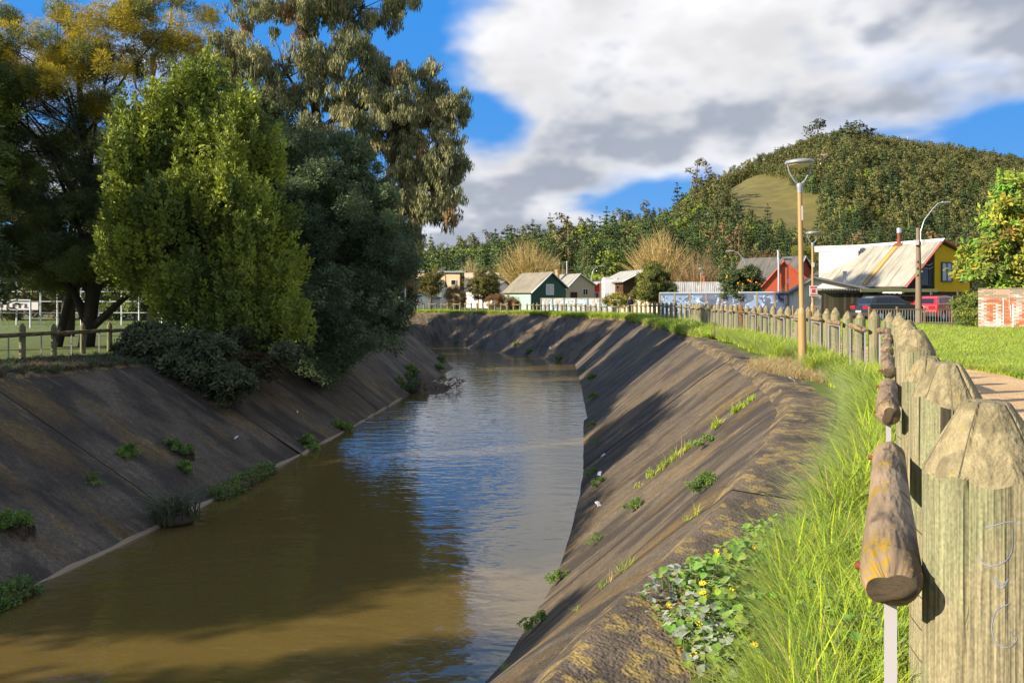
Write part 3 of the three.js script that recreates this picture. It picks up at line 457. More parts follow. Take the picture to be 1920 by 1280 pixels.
sow('lawn_grass', 'short lawn grass between the footpath and the brick wall', 'grass', SHORT, 60000, (r) => { const z = 5 + 42 * r() ** 1.25, a = fenceX(z) + 2.75 + 0.35 * Math.sin(z * 0.7) + 0.3 * (noisy(z, 3, 1.1, 3) - 0.5), x = a + (0.72 * z + 1 - a) * r(); if (x < a || (z > 34 && x > 21)) return null; return [x, -0.02, -z, 1 + z * 0.012]; }, green, 103, [0.7, 1.2]);
sow('left_bank_grass', 'rough grass and dry stems along the left bank fence', 'grass', CLUMP, 2600, (r) => { const S = r() < 0.6 ? LEFT : LEFT2, t = S === LEFT ? 1.5 + 2.5 * r() : r() * 3.9, p = bankPoint(S, t, -1, 1, -0.1 + 3.6 * r() ** 1.6); return [p[0], p[1] - 0.05, -p[2], 0.55]; }, (r) => r() < 0.5 ? [0.13, 0.075, 0.035] : [0.07, 0.12, 0.025], 104, [0.5, 1.1]);
sow('left_field_grass', 'sunlit grass of the sports field behind the left trees', 'grass', CLUMP, 3500, (r) => { const z = 30 + 34 * r(), x = -lerp(0.3, 0.85, r()) * z; if (x > -15) return null; return [x, -0.52, -z, 0.4]; }, (r) => [0.1 + 0.08 * r(), 0.17 + 0.08 * r(), 0.03], 105, [0.6, 1]);
sow('dry_grass', 'dry straw coloured grass at the foot of the lamp post', 'grass', TALL, 1100, (r) => { const a = r() * 2 * PI, k = Math.sqrt(r()); return [5.75 + 0.95 * Math.cos(a) * k, -0.02, -(14.4 + 2.4 * Math.sin(a) * k), 0.36]; }, (r) => [0.38 + 0.12 * r(), 0.28 + 0.1 * r(), 0.13], 106, [0.6, 1.1]);

// ---------- leafy ground cover with yellow flowers ----------
{
  const leafDisc = (() => { const pos = [], n = 9, P = (k) => { const a = k / n * 2 * PI, w = 0.5 * (1 + 0.09 * Math.sin(a * 5)); return [Math.cos(a) * w, 0.09 * Math.cos(a * 2) + 0.06, Math.sin(a) * w]; }; for (let k = 0; k < n; k++) pos.push(0.05, 0, 0, ...P(k + 1), ...P(k)); return tris(pos); })();
  const t = thing('flowering_ground_cover', 'low leafy plant with small yellow flowers spreading over the concrete edge', 'plant', [0, 0, 0]);
  const r = rng(401), ms = [], cs = [], fl = [], stems = [];
  const spots = [[1.15, 2.75, 0.28, 0.22, 1.5], [1.3, 3.1, 0.3, 0.25, 1.3], [1.5, 3.45, 0.3, 0.25, 1.1], [1.2, 2.5, 0.22, 0.16, 1.7], [1.05, 2.72, 0.24, 0.22], [0.86, 2.8, 0.2, 0.2], [1.28, 2.95, 0.26, 0.24], [1.8, 4.0, 0.3, 0.3], [1.6, 3.4, 0.3, 0.3], [0.9, 3.35, 0.32, 0.34], [1.12, 3.55, 0.36, 0.3], [1.0, 3.0, 0.34, 0.28], [1.35, 3.75, 0.38, 0.38], [1.35, 3.2, 0.32, 0.3], [0.84, 3.05, 0.2, 0.2], [1.6, 4.1, 0.35, 0.38]];
  for (let i = 0; i < 7000; i++) {
    const s = spots[Math.floor(r() * spots.length)], a = r() * 2 * PI, k = Math.sqrt(r()), x = s[0] + Math.cos(a) * s[2] * k, z = s[1] + Math.sin(a) * s[3] * k, dome = 1 - k * k * 0.75, y = 0.015 + 0.2 * (s[4] || 1) * dome * r();
    const sz = 0.022 + 0.034 * r() * r() + (y > 0.15 ? 0.006 : 0), grey = x < 0.82 && r() < 0.5, v = 0.75 + 0.5 * r();
    ms.push(M4(x, y, -z, yaw(r() * 7, (r() - 0.5) * 1.1 + 0.15, (r() - 0.5) * 1.1), sz)); cs.push(grey ? lin(0.3 * v, 0.34 * v, 0.25 * v) : lin(lerp(0.11, 0.24, r()) * v, lerp(0.24, 0.36, r()) * v, 0.02 * v));
    if (i % 14 === 0) stems.push(tube([[x, -0.01, -z + 0.02], [x, y, -z]], [0.003, 0.002], 3));
    if (i % 140 === 0) fl.push([x, y + 0.02 + 0.02 * r(), -z]);
  }
  inst('leaves', leafDisc, mat.grass, ms, cs, t);
  mesh('stems', merge(stems), leafStd(0.16, 0.2, 0.06), t);
  const petal = (() => { const l = []; for (let k = 0; k < 8; k++) { const a = k / 8 * 2 * PI; l.push(new THREE.SphereGeometry(0.008, 5, 3).scale(1, 0.25, 0.5).rotateZ(0.4).translate(0.01, 0, 0).rotateY(a)); } l.push(new THREE.SphereGeometry(0.006, 6, 4).translate(0, 0.002, 0)); return merge(l); })();
  const fm = std({ color: lin(0.8, 0.58, 0.01), roughness: 0.7 });
  fl.forEach((p) => { const m = mesh('flower', petal, fm, t); m.position.set(...p); m.rotation.set(r() - 0.2, 0, r() - 0.5); });
}
// ---------- weeds growing on the slopes ----------
{
  const R = [['RIGHT', 5.35, 0.62], ['RIGHT', 5.7, 0.3], ['RIGHT', 3.75, 0.16], ['RIGHT', 5.2, 0.8], ['RIGHT', 6.6, 0.86], ['RIGHT', 6.9, 0.92], ['RIGHT', 4.9, 0.95], ['RIGHT', 7.3, 0.88], ['RIGHT', 7.7, 0.92], ['RIGHT2', 0.3, 0.9], ['RIGHT2', 0.8, 0.85], ['RIGHT2', 1.3, 0.92], ['RIGHT3', 0.45, 0.96], ['RIGHT3', 1.2, 0.9], ['RIGHT3', 1.5, 0.8], ['RIGHT3', 2.1, 0.93], ['RIGHT3', 2.6, 0.9], ['RIGHT', 4.15, 0.9]];
  const Lf = [['LEFT', 2.25, 0.74], ['LEFT', 2.75, 0.7], ['LEFT', 3.05, 0.62], ['LEFT', 3.3, 0.66], ['LEFT', 3.2, 0.8], ['LEFT', 2.0, 0.72], ['LEFT', 1.75, 0.6], ['LEFT2', 0.15, 0.96], ['LEFT2', 0.75, 0.97], ['LEFT2', 2.6, 0.8], ['LEFT2', 3.0, 0.72], ['LEFT2', 3.6, 0.9], ['LEFT2', 3.9, 0.78]];
  const runs = { RIGHT, RIGHT2, RIGHT3, LEFT, LEFT2 }, looks = ['feathery green weed', 'broad leaved weed', 'small ferny weed', 'tufted grassy weed'];
  const names = ['just below the flowering ground cover', 'in the sunny slab joint', 'under the mossy brink', 'above the near waterline', 'beside the shadow streak', 'near the pale litter', 'in the dark lower slope', 'below the lamp post', 'close to the bend', 'past the bend', 'on the shaded panel', 'at the inner corner', 'right of the corner', 'in the far sunlit gap', 'on the far shadowed panel', 'near the far waterline', 'at the far end of the canal', 'low by the near waterline'];
  const ln = ['half way up the shaded left slope', 'low on the left slope', 'above the sedge on the left slope', 'beside the long root on the left slope', 'left of the green mat', 'on the dark clod near the left edge', 'at the left edge of the slope', 'at the panel joint by the water', 'by the thin mud ledge', 'above the mud pile', 'beside the tree foliage over the slope', 'at the point of the left bank', 'on the mossy last panel'];
  [...R, ...Lf].forEach(([k, t, v], i) => {
    const p = bankPoint(runs[k], t, v, 1, 0.4), left = k[0] === 'L', look = i % 4, big = (left ? 0.7 : 0.42) * (k === 'RIGHT3' ? 2 : k === 'RIGHT2' ? 1.7 : k === 'LEFT2' ? 1.5 : 1);
    const g = thing('weed', looks[look] + ' ' + (left ? ln[i - R.length] : 'on the right bank ' + names[i]), 'weed', [p[0], p[1] + 0.03, -p[2]], 0, 'weeds rooted in the concrete');
    crown(g, [[0, 0.1 * big, 0, 0.22 * big, 0.12 * big, 0.2 * big, 1], [left ? 0.15 : -0.15, -0.02, 0.05, 0.16 * big, 0.1 * big, 0.16 * big, 0.6]], { seed: 500 + i, clumps: 14, clumpR: 0.1 * big, per: 6, size: [0.1 * big, 0.22 * big], kinds: look === 3 ? [CLUMP[0]] : [spray(look === 1 ? 'round' : 'broad', 4)], mat: mat.grass, tint: jit([0.09, 0.18, 0.015], [0.22, 0.34, 0.03]), fill: true });
  });
  // joint grass in the sunny slab seam
  sow('joint_grass', 'thin line of grass growing in the slab joint of the right bank', 'grass', SHORT, 120, (r) => { const v = 0.06 + 0.62 * r(), p = bankPoint(RIGHT, 6 + (r() - 0.5) * 0.03, v, 1, 0.5); if (noisy(v * 20, 1, 1, 4) < 0.42) return null; return [p[0], p[1] + 0.0, -p[2]]; }, green, 107, [0.6, 1.1]);
  sow('joint_moss_grass', 'moss and grass in the seam below the mossy brink', 'grass', SHORT, 24, (r) => { const t = 3.1 + (r() - 0.5) * 0.05, v = 0.02 + 0.7 * r(), p = bankPoint(RIGHT, t, v, 1, 0.5); return noisy(v * 16, 2, 1, 6) < 0.5 ? null : [p[0], p[1], -p[2]]; }, green, 108, [0.4, 0.8]);
}
{ // sedge clump and green mats at the left waterline
  const s = thing('sedge_clump', 'arching dark green sedge at the foot of the left bank', 'plant', [-6.6, -2.92, -14.6]); s.scale.setScalar(1.35);
  mesh('blades', tuft(77, 170, 0.75, 0.018, 1.1, 0.42), leafMat(0.06, 0.075, 0.022, 0.2), s);
  mesh('root_mud', new THREE.SphereGeometry(0.3, 12, 8).scale(1, 0.3, 0.7), mat.earth, s);
  [['long green weed mat at the left waterline beyond the sedge', LEFT, 3.15, 3.62, 611], ['ragged weed mat on the sandy toe in the lower left corner', LEFT, 1.55, 2.1, 612]].forEach(([label, S, t0, t1, sd]) => {
    const g = thing('weed_mat', label, 'plant'), r = rng(sd), ms = [], cs = [];
    for (let i = 0; i < 420; i++) { const t = lerp(t0, t1, r()), p = bankPoint(S, t, 0.965 + 0.05 * r(), 1, 0.4); ms.push(M4(p[0] + 0.25 * r(), p[1] + 0.02 + 0.1 * r(), -p[2], yaw(r() * 7, r() - 0.5, r() - 0.5), 0.14 + 0.14 * r())); cs.push(r() < 0.25 ? lin(0.16, 0.12, 0.05) : lin(0.1 + 0.06 * r(), 0.17 + 0.1 * r(), 0.025)); }
    inst('leaves', spray('broad', 4), mat.grass, ms, cs, g);
  });
}
// ---------- hewn posts ----------
function postGeo(seed, R, H, hi, flat = 0.01) {
  const r = rng(seed), A = hi ? 192 : 14, rows = hi ? 46 : 5, rings = hi ? 30 : 5, planes = [], n = 6 + Math.floor(r() * 3), off = r() * 7;
  for (let i = 0; i < n; i++) { const a = off + (i + 0.35 * (r() - 0.5)) / n * 2 * PI; planes.push([Math.cos(a), Math.sin(a), 0.98 + 0.12 * r(), flat]); }
  const cracks = []; for (let i = 0; i < 5; i++) cracks.push([r() * 2 * PI, 0.012 + 0.01 * r(), r() * 0.5 + 0.3, r() * 9]);
  const rad = (a, y, plain) => { let q = R * (1 + 0.035 * Math.sin(2 * a + seed) + 0.02 * Math.sin(3 * a + 1.7 * seed)); if (hi && !plain) { q += 0.0035 * (fbm(a * 9, y * 1.6, 0, 0, seed, 3) - 0.5); for (const [ca, w, dp, ph] of cracks) { let d = a - ca - 0.05 * Math.sin(y * 3 + ph) - 0.02 * Math.sin(y * 11 + ph); d = Math.atan2(Math.sin(d), Math.cos(d)) * R; q -= 0.022 * dp * Math.exp(-((d / (w * 0.14)) ** 2)); } } return q; };
  const top = (x, z) => { const q = Math.hypot(x, z) / R; let m = 0; for (const [c, s2, k] of planes) m += Math.exp(13 * k * (x * c + z * s2) / R); const f = Math.log(m / planes.length) / 13 + 0.1 * q; let ck = 0; if (hi && q > 0.15) { const an = Math.atan2(z, x); for (const [ca, w, dp] of cracks) { let d = an - ca; d = Math.atan2(Math.sin(d), Math.cos(d)) * R * q; ck += 0.02 * dp * step(0.15, 0.5, q) * (1 - step(0.7, 0.95, q)) * Math.exp(-((d / (w * 0.14)) ** 2)); } } return H - ck - R * (0.1 * q * q + (hi ? 1.62 : 1.62) * Math.max(0, f - (hi ? 0.26 : 0.03)) ** (hi ? 1.08 : 1.15)) - (hi ? 0.003 * fbm(x * 34 + seed, z * 34, 0, 0, seed, 2) + 0.001 * fbm(x * 150, z * 150, 0, 0, 3, 2) : 0); };
  const pos = [], uv = [], idx = [];
  const put = (x, y, z, u, v, hewn) => { pos.push(x, y, z); uv.push(u, v); };
  for (let j = 0; j <= rows; j++) for (let i = 0; i <= A; i++) { const a = i / A * 2 * PI, R0 = rad(i === A ? 0 : a, 0, 1), yt = top(Math.cos(a) * R0, Math.sin(a) * R0), y = lerp(-0.1, yt, (j / rows)), q = rad(i === A ? 0 : a, y); put(Math.cos(a) * q, y, Math.sin(a) * q, a * R + seed, y + seed * 0.37, 0); }
  const base = pos.length / 3;
  for (let j = 0; j <= rings; j++) for (let i = 0; i <= A; i++) { const a = i / A * 2 * PI, aa = i === A ? 0 : a, R0 = rad(aa, 0, 1), yt = top(Math.cos(a) * R0, Math.sin(a) * R0), q = j ? rad(aa, yt, 1) * (0.975 - 0.975 * (j - 1) / (rings - 1)) : rad(aa, yt), x = Math.cos(a) * q, z = Math.sin(a) * q; let best = planes[0]; for (const p of planes) if (x * p[0] + z * p[1] > x * best[0] + z * best[1]) best = p; put(x, j ? top(x, z) : yt, z, (z * best[0] - x * best[1]) * 1.2 + seed * 0.3 + best[2], q * 1.9 + seed * 0.7, 1); }
  const strip = (b, m) => { for (let j = 0; j < m; j++) for (let i = 0; i < A; i++) { const p = b + j * (A + 1) + i; idx.push(p, p + A + 1, p + 1, p + 1, p + A + 1, p + A + 2); } };
  strip(0, rows); strip(base, rings);
  const g = new THREE.BufferGeometry(); g.setAttribute('position', new THREE.Float32BufferAttribute(pos, 3)); g.setAttribute('uv', new THREE.Float32BufferAttribute(uv, 2)); g.setIndex(idx); g.addGroup(0, rows * A * 6, 0); g.addGroup(rows * A * 6, rings * A * 6, 1);
  g.userData.rad = rad;
  if (hi) { g.computeVertexNormals(); return g; }
  const q = g.toNonIndexed(); q.clearGroups(); q.addGroup(0, rows * A * 6, 0); q.addGroup(rows * A * 6, rings * A * 6, 1); q.computeVertexNormals(); return q;
}
function logGeo(seed, R, L, seg, hi) {       // along +x, ends hewn to blunt facets
  const r = rng(seed), N = hi ? 40 : 7, pos = [], uv = [], idx = [];
  for (let i = 0; i <= N; i++) {
    const t = i / N, e = Math.min(t, 1 - t) * L;
    for (let k = 0; k <= seg; k++) {
      const kk = k % seg, a = kk / seg * 2 * PI, fac = 1 - clamp(1 - e / 0.055) * (0.42 + 0.2 * Math.sin(a * 2 + seed + (t > 0.5 ? 2 : 0)));
      const q = R * (0.97 + 0.05 * Math.sin(t * 3 + seed)) * fac * (1 + (hi ? 0.1 * (fbm(Math.cos(a) * 2 + 9, Math.sin(a) * 2 + t * 5, 0, 0, seed, 3) - 0.5) : 0.03 * Math.sin(a * 3 + seed)));
      pos.push((t - 0.5) * L, Math.cos(a) * q + 0.008 * Math.sin(t * 4 + seed), Math.sin(a) * q); uv.push(k / seg * 2 * PI * R + seed * 0.31, t * L + seed * 0.77);
    }
  }
  for (let i = 0; i < N; i++) for (let k = 0; k < seg; k++) { const a = i * (seg + 1) + k, b = a + seg + 1; idx.push(a, a + 1, b, a + 1, b + 1, b); }
  for (const e of [0, N]) { const c = pos.length / 3; pos.push((e / N - 0.5) * (L + 0.012), 0, 0); uv.push(seed, 0.3); for (let k = 0; k < seg; k++) { const a = e * (seg + 1) + k; e ? idx.push(c, a, a + 1) : idx.push(c, a + 1, a); } }
  const g = new THREE.BufferGeometry(); g.setAttribute('position', new THREE.Float32BufferAttribute(pos, 3)); g.setAttribute('uv', new THREE.Float32BufferAttribute(uv, 2)); g.setIndex(idx); const h = hi ? g : g.toNonIndexed(); h.computeVertexNormals(); return h;
}
{
  const fence = thing('palisade_fence', 'long fence of hewn pointed wooden posts with short log rails along the canal', 'fence');
  const hiP = [1, 2, 3, 4, 5].map((s) => postGeo(s, 0.095, 1.23, true, s === 1 ? 0.018 : 0.008)), loP = [11, 12, 13, 14, 15, 16].map((s) => postGeo(s, 0.095, 1.22, false));
  const hiL = [21, 22, 23].map((s) => logGeo(s, 0.049, 1.26, 36, true)), loL = [31, 32, 33, 34].map((s) => logGeo(s, 0.05, 1.26, 9, false));
  const boltG = new THREE.CylinderGeometry(0.007, 0.007, 0.094, 7).rotateX(PI / 2), tubeG = merge([box(0.02, 0.9, 0.02, -0.55, -0.53, 0), box(0.02, 0.9, 0.02, 0.55, -0.53, 0), box(1.07, 0.02, 0.018, 0, -0.095, 0), box(1.07, 0.02, 0.018, 0, -0.93, 0)]);
  const wires = []; for (let i = 1; i < 9; i++) wires.push(tube([[-0.45 + i * 0.1, -0.1, 0], [-0.45 + i * 0.1, -0.93, 0]], 0.002, 3)); for (let i = 1; i < 9; i++) wires.push(tube([[-0.45, -0.1 - i * 0.092, 0.003], [0.45, -0.1 - i * 0.092, 0.003]], 0.002, 3));
  const wireG = merge(wires);
  const orange = std({ color: lin(0.62, 0.3, 0.06), map: woodMap, bumpMap: woodBump, bumpScale: 0.006 });
  let s = 0, pts = [], r = rng(5);
  const total = []; for (let i = 0; i < FENCE.length - 1; i++) { const [x0, z0] = FENCE[i], [x1, z1] = FENCE[i + 1], L = Math.hypot(x1 - x0, z1 - z0); while (s <= L) { pts.push([lerp(x0, x1, s / L), lerp(z0, z1, s / L), (x1 - x0) / L, (z1 - z0) / L]); s += i < 1 ? 1.03 : 1.0; } s -= L; }
  pts.forEach(([x, z, dx, dz], i) => {
    const m = mesh('post', z < 9 ? hiP[i % 5] : loP[Math.floor(r() * 6)], [mat.post, mat.hewn], fence);
    const h = i === 0 ? 1 : 0.95 + 0.07 * r() - (z > 55 ? 0.16 : 0);
    m.position.set(x, i === 0 ? 0 : -0.01, -z); m.rotation.set(i ? (r() - 0.5) * 0.03 : 0, i ? r() * 7 : 0.6, i ? (r() - 0.5) * 0.03 : 0); m.scale.set(1, h, 1);
    if (i === 27) { m.material = [orange, orange]; m.userData.label = 'orange painted post with a broken rail'; m.rotation.z = 0.05; }
    if (i % 2 === 0 && pts[i + 1]) {
      const b = pts[i + 1], cx = (x + b[0]) / 2, cz = (z + b[1]) / 2, ang = Math.atan2(b[1] - z, b[0] - x), nx = -Math.sin(ang), nz = Math.cos(ang), off = 0.146, near = z < 9;
      const lg = mesh('log_rail', near ? hiL[(i / 2) % 3] : loL[(i / 2) % 4], i === 26 ? orange : mat.log, fence);
      const ly = z > 55 ? 0.78 : 0.918;
      lg.position.set(cx + nx * off, ly + (near ? 0 : (r() - 0.5) * 0.06), -(cz + nz * off)); lg.rotation.set(i * 1.3, ang, near ? 0 : (r() - 0.5) * 0.07, 'YXZ');
      if (z < 36) {
        for (const e of [-0.5, 0.5]) { const bt = mesh('bolt', boltG, mat.rust, fence); bt.position.set(cx + nx * (off + 0.01) + e * (b[0] - x), 0.918, -(cz + nz * (off + 0.01) + e * (b[1] - z))); bt.rotation.y = ang; }
        const fr = mesh('metal_frame', tubeG, mat.whiteTube, fence); fr.position.set(cx + nx * off, 0.97, -(cz + nz * off)); fr.rotation.y = ang; mesh('wire_mesh', wireG, mat.wire, fr);
      }
    }
  });
  { // faint blue pen marks on the nearest post
    const strokes = [[[0.02, 1.085], [0.0, 1.09], [-0.045, 1.075]], [[0.005, 1.08], [0.0, 1.03], [-0.02, 1.01], [-0.045, 1.005], [-0.06, 1.02]], [[-0.03, 0.985], [-0.018, 0.972], [-0.004, 0.985], [-0.018, 0.965], [-0.03, 0.982]], [[0.0, 0.94], [-0.025, 0.925], [-0.034, 0.89], [-0.025, 0.862], [0.0, 0.86], [0.012, 0.875], [-0.005, 0.885]]];
    const pen = std({ color: lin(0.22, 0.25, 0.3), roughness: 0.9 }), p0 = fence.children.find((c) => c.name === 'post');
    const on = (u, y, d) => { const a = 2.02 - (u * 0.75 + 0.02) / 0.095 + p0.rotation.y, q = p0.geometry.userData.rad(a, y) + 0.0007; return [Math.cos(a) * q, y + d, Math.sin(a) * q]; };
    for (const st of strokes) { const pos = [], c = new THREE.CatmullRomCurve3(st.map(([u, y]) => new V3(u, (y - 1) * 0.85 + 0.975, 0))), n = st.length * 5; for (let k = 0; k < n; k++) { const a = c.getPoint(k / n), b = c.getPoint((k + 1) / n), t = b.clone().sub(a).normalize(), w = 0.001; const P = (p, s) => on(p.x - t.y * w * s, p.y + t.x * w * s, 0); pos.push(...quad(P(a, 1), P(a, -1), P(b, -1), P(b, 1))); } mesh('pen_stroke', tris(pos), pen, p0); }
  }
}
{ // broken log and stones beside the orange post
  const t = at(1352, 618, 31), g = thing('broken_log', 'orange log broken off at the foot of the orange fence post', 'log', [t.x - 0.25, 0.06, t.z + 0.3], 0.3);
  mesh('wood', logGeo(41, 0.07, 1.3, 10, false), std({ color: lin(0.6, 0.32, 0.08), map: woodMap }), g);
  [[0, 0.1, 'pale boulder under the orange fence post'], [0.5, -0.4, 'small brown stone beside the pale boulder']].forEach(([dx, dz, label], i) => { const gg = new THREE.IcosahedronGeometry(0.3 - 0.1 * i, 2), p = gg.attributes.position; for (let k = 0; k < p.count; k++) { const n = 0.75 + 0.5 * fbm3(p.getX(k) * 4, p.getY(k) * 4, p.getZ(k) * 4, 9 + i, 2); p.setXYZ(k, p.getX(k) * n, p.getY(k) * n * 0.7, p.getZ(k) * n); } gg.computeVertexNormals(); const m = mesh('boulder', gg, std({ color: i ? lin(0.25, 0.12, 0.06) : lin(0.42, 0.33, 0.22), bumpMap: concreteBump, bumpScale: 0.02 })); m.position.set(t.x - 0.45 + dx, 0.06, t.z + 0.9 + dz); tag(m, label, 'stone'); });
}
// ---------- park lamps ----------
mat.lampPole = std({ color: lin(0.36, 0.23, 0.09), roughness: 0.5 }); mat.lampGrey = std({ color: lin(0.3, 0.31, 0.34), roughness: 0.4, metalness: 0.3 }); mat.lens = std({ color: lin(0.5, 0.45, 0.25), roughness: 0.3 }); mat.sticker = std({ color: lin(0.7, 0.66, 0.64) });
function parkLamp(label, x, y, z, H, lean, detail) {
  const g = thing('park_lamp', label, 'lamp post', [x, y, -z], 0.1, 'park lamps along the fence'); g.rotation.z = lean;
  const p = mesh('pole', new THREE.CylinderGeometry(0.048, 0.052, H - 1.75, 16).translate(0, 1.2 + (H - 1.75) / 2, 0), mat.lampPole, g);
  mesh('base_sleeve', new THREE.LatheGeometry([[0.09, -0.05], [0.085, 0.1], [0.082, 1.08], [0.078, 1.13], [0.053, 1.22]].map((a) => new THREE.Vector2(...a)), 18), mat.lampPole, g);
  mesh('neck', new THREE.LatheGeometry([[0.055, H - 0.68], [0.058, H - 0.58], [0.07, H - 0.5], [0.05, H - 0.47], [0, H - 0.46]].map((a) => new THREE.Vector2(...a)), 14), mat.lampGrey, g);
  for (const s of [-1, 1]) mesh('yoke_arm', tube([[s * 0.03, H - 0.5, 0], [s * 0.12, H - 0.41, 0], [s * 0.22, H - 0.24, 0], [s * 0.265, H - 0.05, 0]], [0.026, 0.02, 0.018, 0.018], 8), mat.lampGrey, g);
  const hd = mesh('lamp_head', new THREE.LatheGeometry([[0.25, -0.06], [0.285, -0.055], [0.295, -0.02], [0.28, 0.02], [0.15, 0.045], [0, 0.05]].map(([a, b]) => new THREE.Vector2(a, H + b - 0.02)), 28), mat.lampGrey, g);
  mesh('diffuser', new THREE.CylinderGeometry(0.249, 0.249, 0.03, 24).translate(0, H - 0.085, 0), mat.lens, hd);
  if (detail === 1) mesh('sticker', box(0.03, 0.3, 0.004, 0.02, H - 1.1, 0.052), mat.sticker, g);
  if (detail === 2) { mesh('sticker', box(0.11, 0.2, 0.02, 0, H - 1.45, 0.05), mat.sticker, g); const s = mesh('notice', box(0.36, 0.46, 0.02, 0, 1.75, 0.07), std({ color: lin(0.75, 0.6, 0.6) }), g); mesh('red_print', merge([box(0.3, 0.06, 0.004, 0, 1.9, 0.084), box(0.16, 0.16, 0.004, 0, 1.74, 0.084), box(0.3, 0.04, 0.004, 0, 1.58, 0.084)]), std({ color: lin(0.6, 0.05, 0.05) }), s); }
  if (detail === 3) { mesh('sticker', box(0.14, 0.3, 0.02, 0, H - 1.6, 0.05), mat.sticker, g); for (const sx of [-0.2, 0.2]) mesh('notice', box(0.24, 0.6, 0.02, sx, 1.35, 0.07), std({ color: lin(0.7, 0.66, 0.68) }), g); }
  return g;
}
parkLamp('tall ochre park lamp with grey ring head in the verge grass', 6.12, 0, 15.7, 4.3, 0.018, 1);
parkLamp('park lamp with a red printed notice behind the fence posts', 13.3, 0, 33, 4.35, 0, 2);
parkLamp('park lamp with two white notices before the blue painted wall', 19.6, 0, 53, 4.25, 0, 3);
parkLamp('thin dark park lamp rising before the grey roof', 18, 0, 71, 4.3, 0, 0);
parkLamp('park lamp before the brown wooden house', 10.9, 0, 92, 4.0, 0, 0);
parkLamp('park lamp before the green house', 0.75, 0, 104, 3.3, 0, 0);
parkLamp('park lamp before the round olive tree', -4.7, 0, 104, 3.1, 0, 0);
parkLamp('park lamp farthest down the canal, beside the small trees', -8.9, 0, 104, 2.9, 0, 0);
// ---------- street lights on arms ----------
mat.galv = std({ color: lin(0.5, 0.52, 0.55), roughness: 0.35, metalness: 0.5 }); mat.poleConc = std({ color: lin(0.2, 0.15, 0.1), bumpMap: concreteBump, bumpScale: 0.01 });
{
  const g = thing('utility_pole', 'concrete utility pole with boxes and a curved street light arm by the red car', 'utility pole', [21.8, 0, -40]);
  mesh('pole', tube([[0, 0, 0], [0, 2.6, 0], [-0.02, 5.2, 0]], [0.17, 0.14, 0.1], 10), mat.poleConc, g);
  const arm = mesh('arm', tube([[0.06, 4.4, 0.1], [0.06, 5.0, 0.1], [0.25, 5.6, 0.1], [0.7, 6.2, 0.1], [1.0, 6.5, 0.1], [1.25, 6.55, 0.1]], 0.03, 8), mat.galv, g);
  mesh('light_head', box(0.42, 0.07, 0.14, 1.42, 6.57, 0.1).rotateZ(0), mat.galv, arm);
  for (const [x, y] of [[-0.2, 4.4], [0.16, 4.42]]) mesh('meter_box', box(0.2, 0.26, 0.16, x, y, 0.14), mat.sticker, g);
  for (let i = 0; i < 5; i++) mesh('insulator', new THREE.CylinderGeometry(0.05, 0.06, 0.1, 8).translate(i % 2 ? 0.14 : -0.13, 3.4 - i * 0.18, 0.1), mat.poleConc, g);
  [[[0, 4.85], [28, 4.6], [0, 0]], [[0, 3.3], [9, 4.2], [-14, 0]], [[0, 3.15], [9, 3.9], [-14, 0]]].forEach(([a, b, c]) => mesh('wire', tube([[0, a[1], 0.1], [b[0] / 2, (a[1] + b[1]) / 2 - 0.25, c[0] / 2], [b[0], b[1], c[0]]], 0.012, 4), mat.wire, g));
}
[['galvanised street light curving over the orange tree', 1401, 70, -1, 5.9], ['galvanised street light before the bright green willows', 1110, 140, 1, 7.6], ['short street light right of the willow street light', 1125, 150, 1, 5.5], ['street light beside the flat cream building', 926, 135, 1, 5.4]].forEach(([label, px, Z, s, H]) => {
  const p = at(px, 560, Z), g = thing('street_light', label, 'street light', [p.x, 0, -Z], 0, 'street lights on curved arms');
  mesh('pole', tube([[0, 0, 0], [0, H - 1.6, 0], [s * 0.3, H - 0.8, 0], [s * 0.9, H - 0.15, 0], [s * 1.4, H, 0]], [0.08, 0.06, 0.05, 0.045, 0.04], 7), mat.galv, g);
  mesh('light_head', box(0.6, 0.1, 0.2, s * 1.6, H, 0), mat.galv, g);
});

// ---------- houses ----------
const glass = phys({ color: lin(0.02, 0.025, 0.03), roughness: 0.08, ior: 1.5, specularIntensity: 1 });
const paint = (r, g, b, rough = 0.75) => std({ color: lin(r, g, b), roughness: rough, bumpMap: concreteBump, bumpScale: 0.004 });
const roofTex = tex(512, 512, (u, v) => { const n = fbm(u * 8, v * 5, 8, 5, 131, 4), st = fbm(u * 50, v * 3, 50, 3, 141, 3); return mix3(mix3([172, 168, 158], [214, 210, 200], n), [120, 110, 96], step(0.55, 0.8, st) * 0.5); }, true, 0.2, 0.2);
const corr = tex(64, 4, (u) => 0.5 + 0.5 * Math.sin(u * 2 * PI), false, 1 / 0.18, 1);
const roofMat = (r, g, b) => std({ color: lin(r, g, b), map: roofTex, bumpMap: corr, bumpScale: 0.03, roughness: 0.6 });
mat.trim = paint(0.7, 0.7, 0.68);
function windowAt(g, x, y, z, w, h, frame = mat.trim, bars = 1, pane = glass, ry = 0) {
  const f = new THREE.Group(); f.name = 'window'; f.position.set(x, y, z); f.rotation.y = ry; g.add(f); const t = 0.07;
  mesh('frame', merge([box(w, t, 0.1, 0, h / 2 - t / 2, 0), box(w, t, 0.1, 0, -h / 2 + t / 2, 0), box(t, h - 2 * t, 0.1, w / 2 - t / 2, 0, 0), box(t, h - 2 * t, 0.1, -w / 2 + t / 2, 0, 0), ...Array.from({ length: bars }, (_, i) => box(0.05, h - 2 * t, 0.08, (i + 1) / (bars + 1) * w - w / 2, 0, 0))]), frame, f);
  for (let i = 0; i <= bars; i++) { const pw = w / (bars + 1) - 0.02; mesh('pane', box(pw - 0.06, h - 0.14, 0.02, (i + 0.5) / (bars + 1) * w - w / 2, 0, -0.01), pane, f); }
}
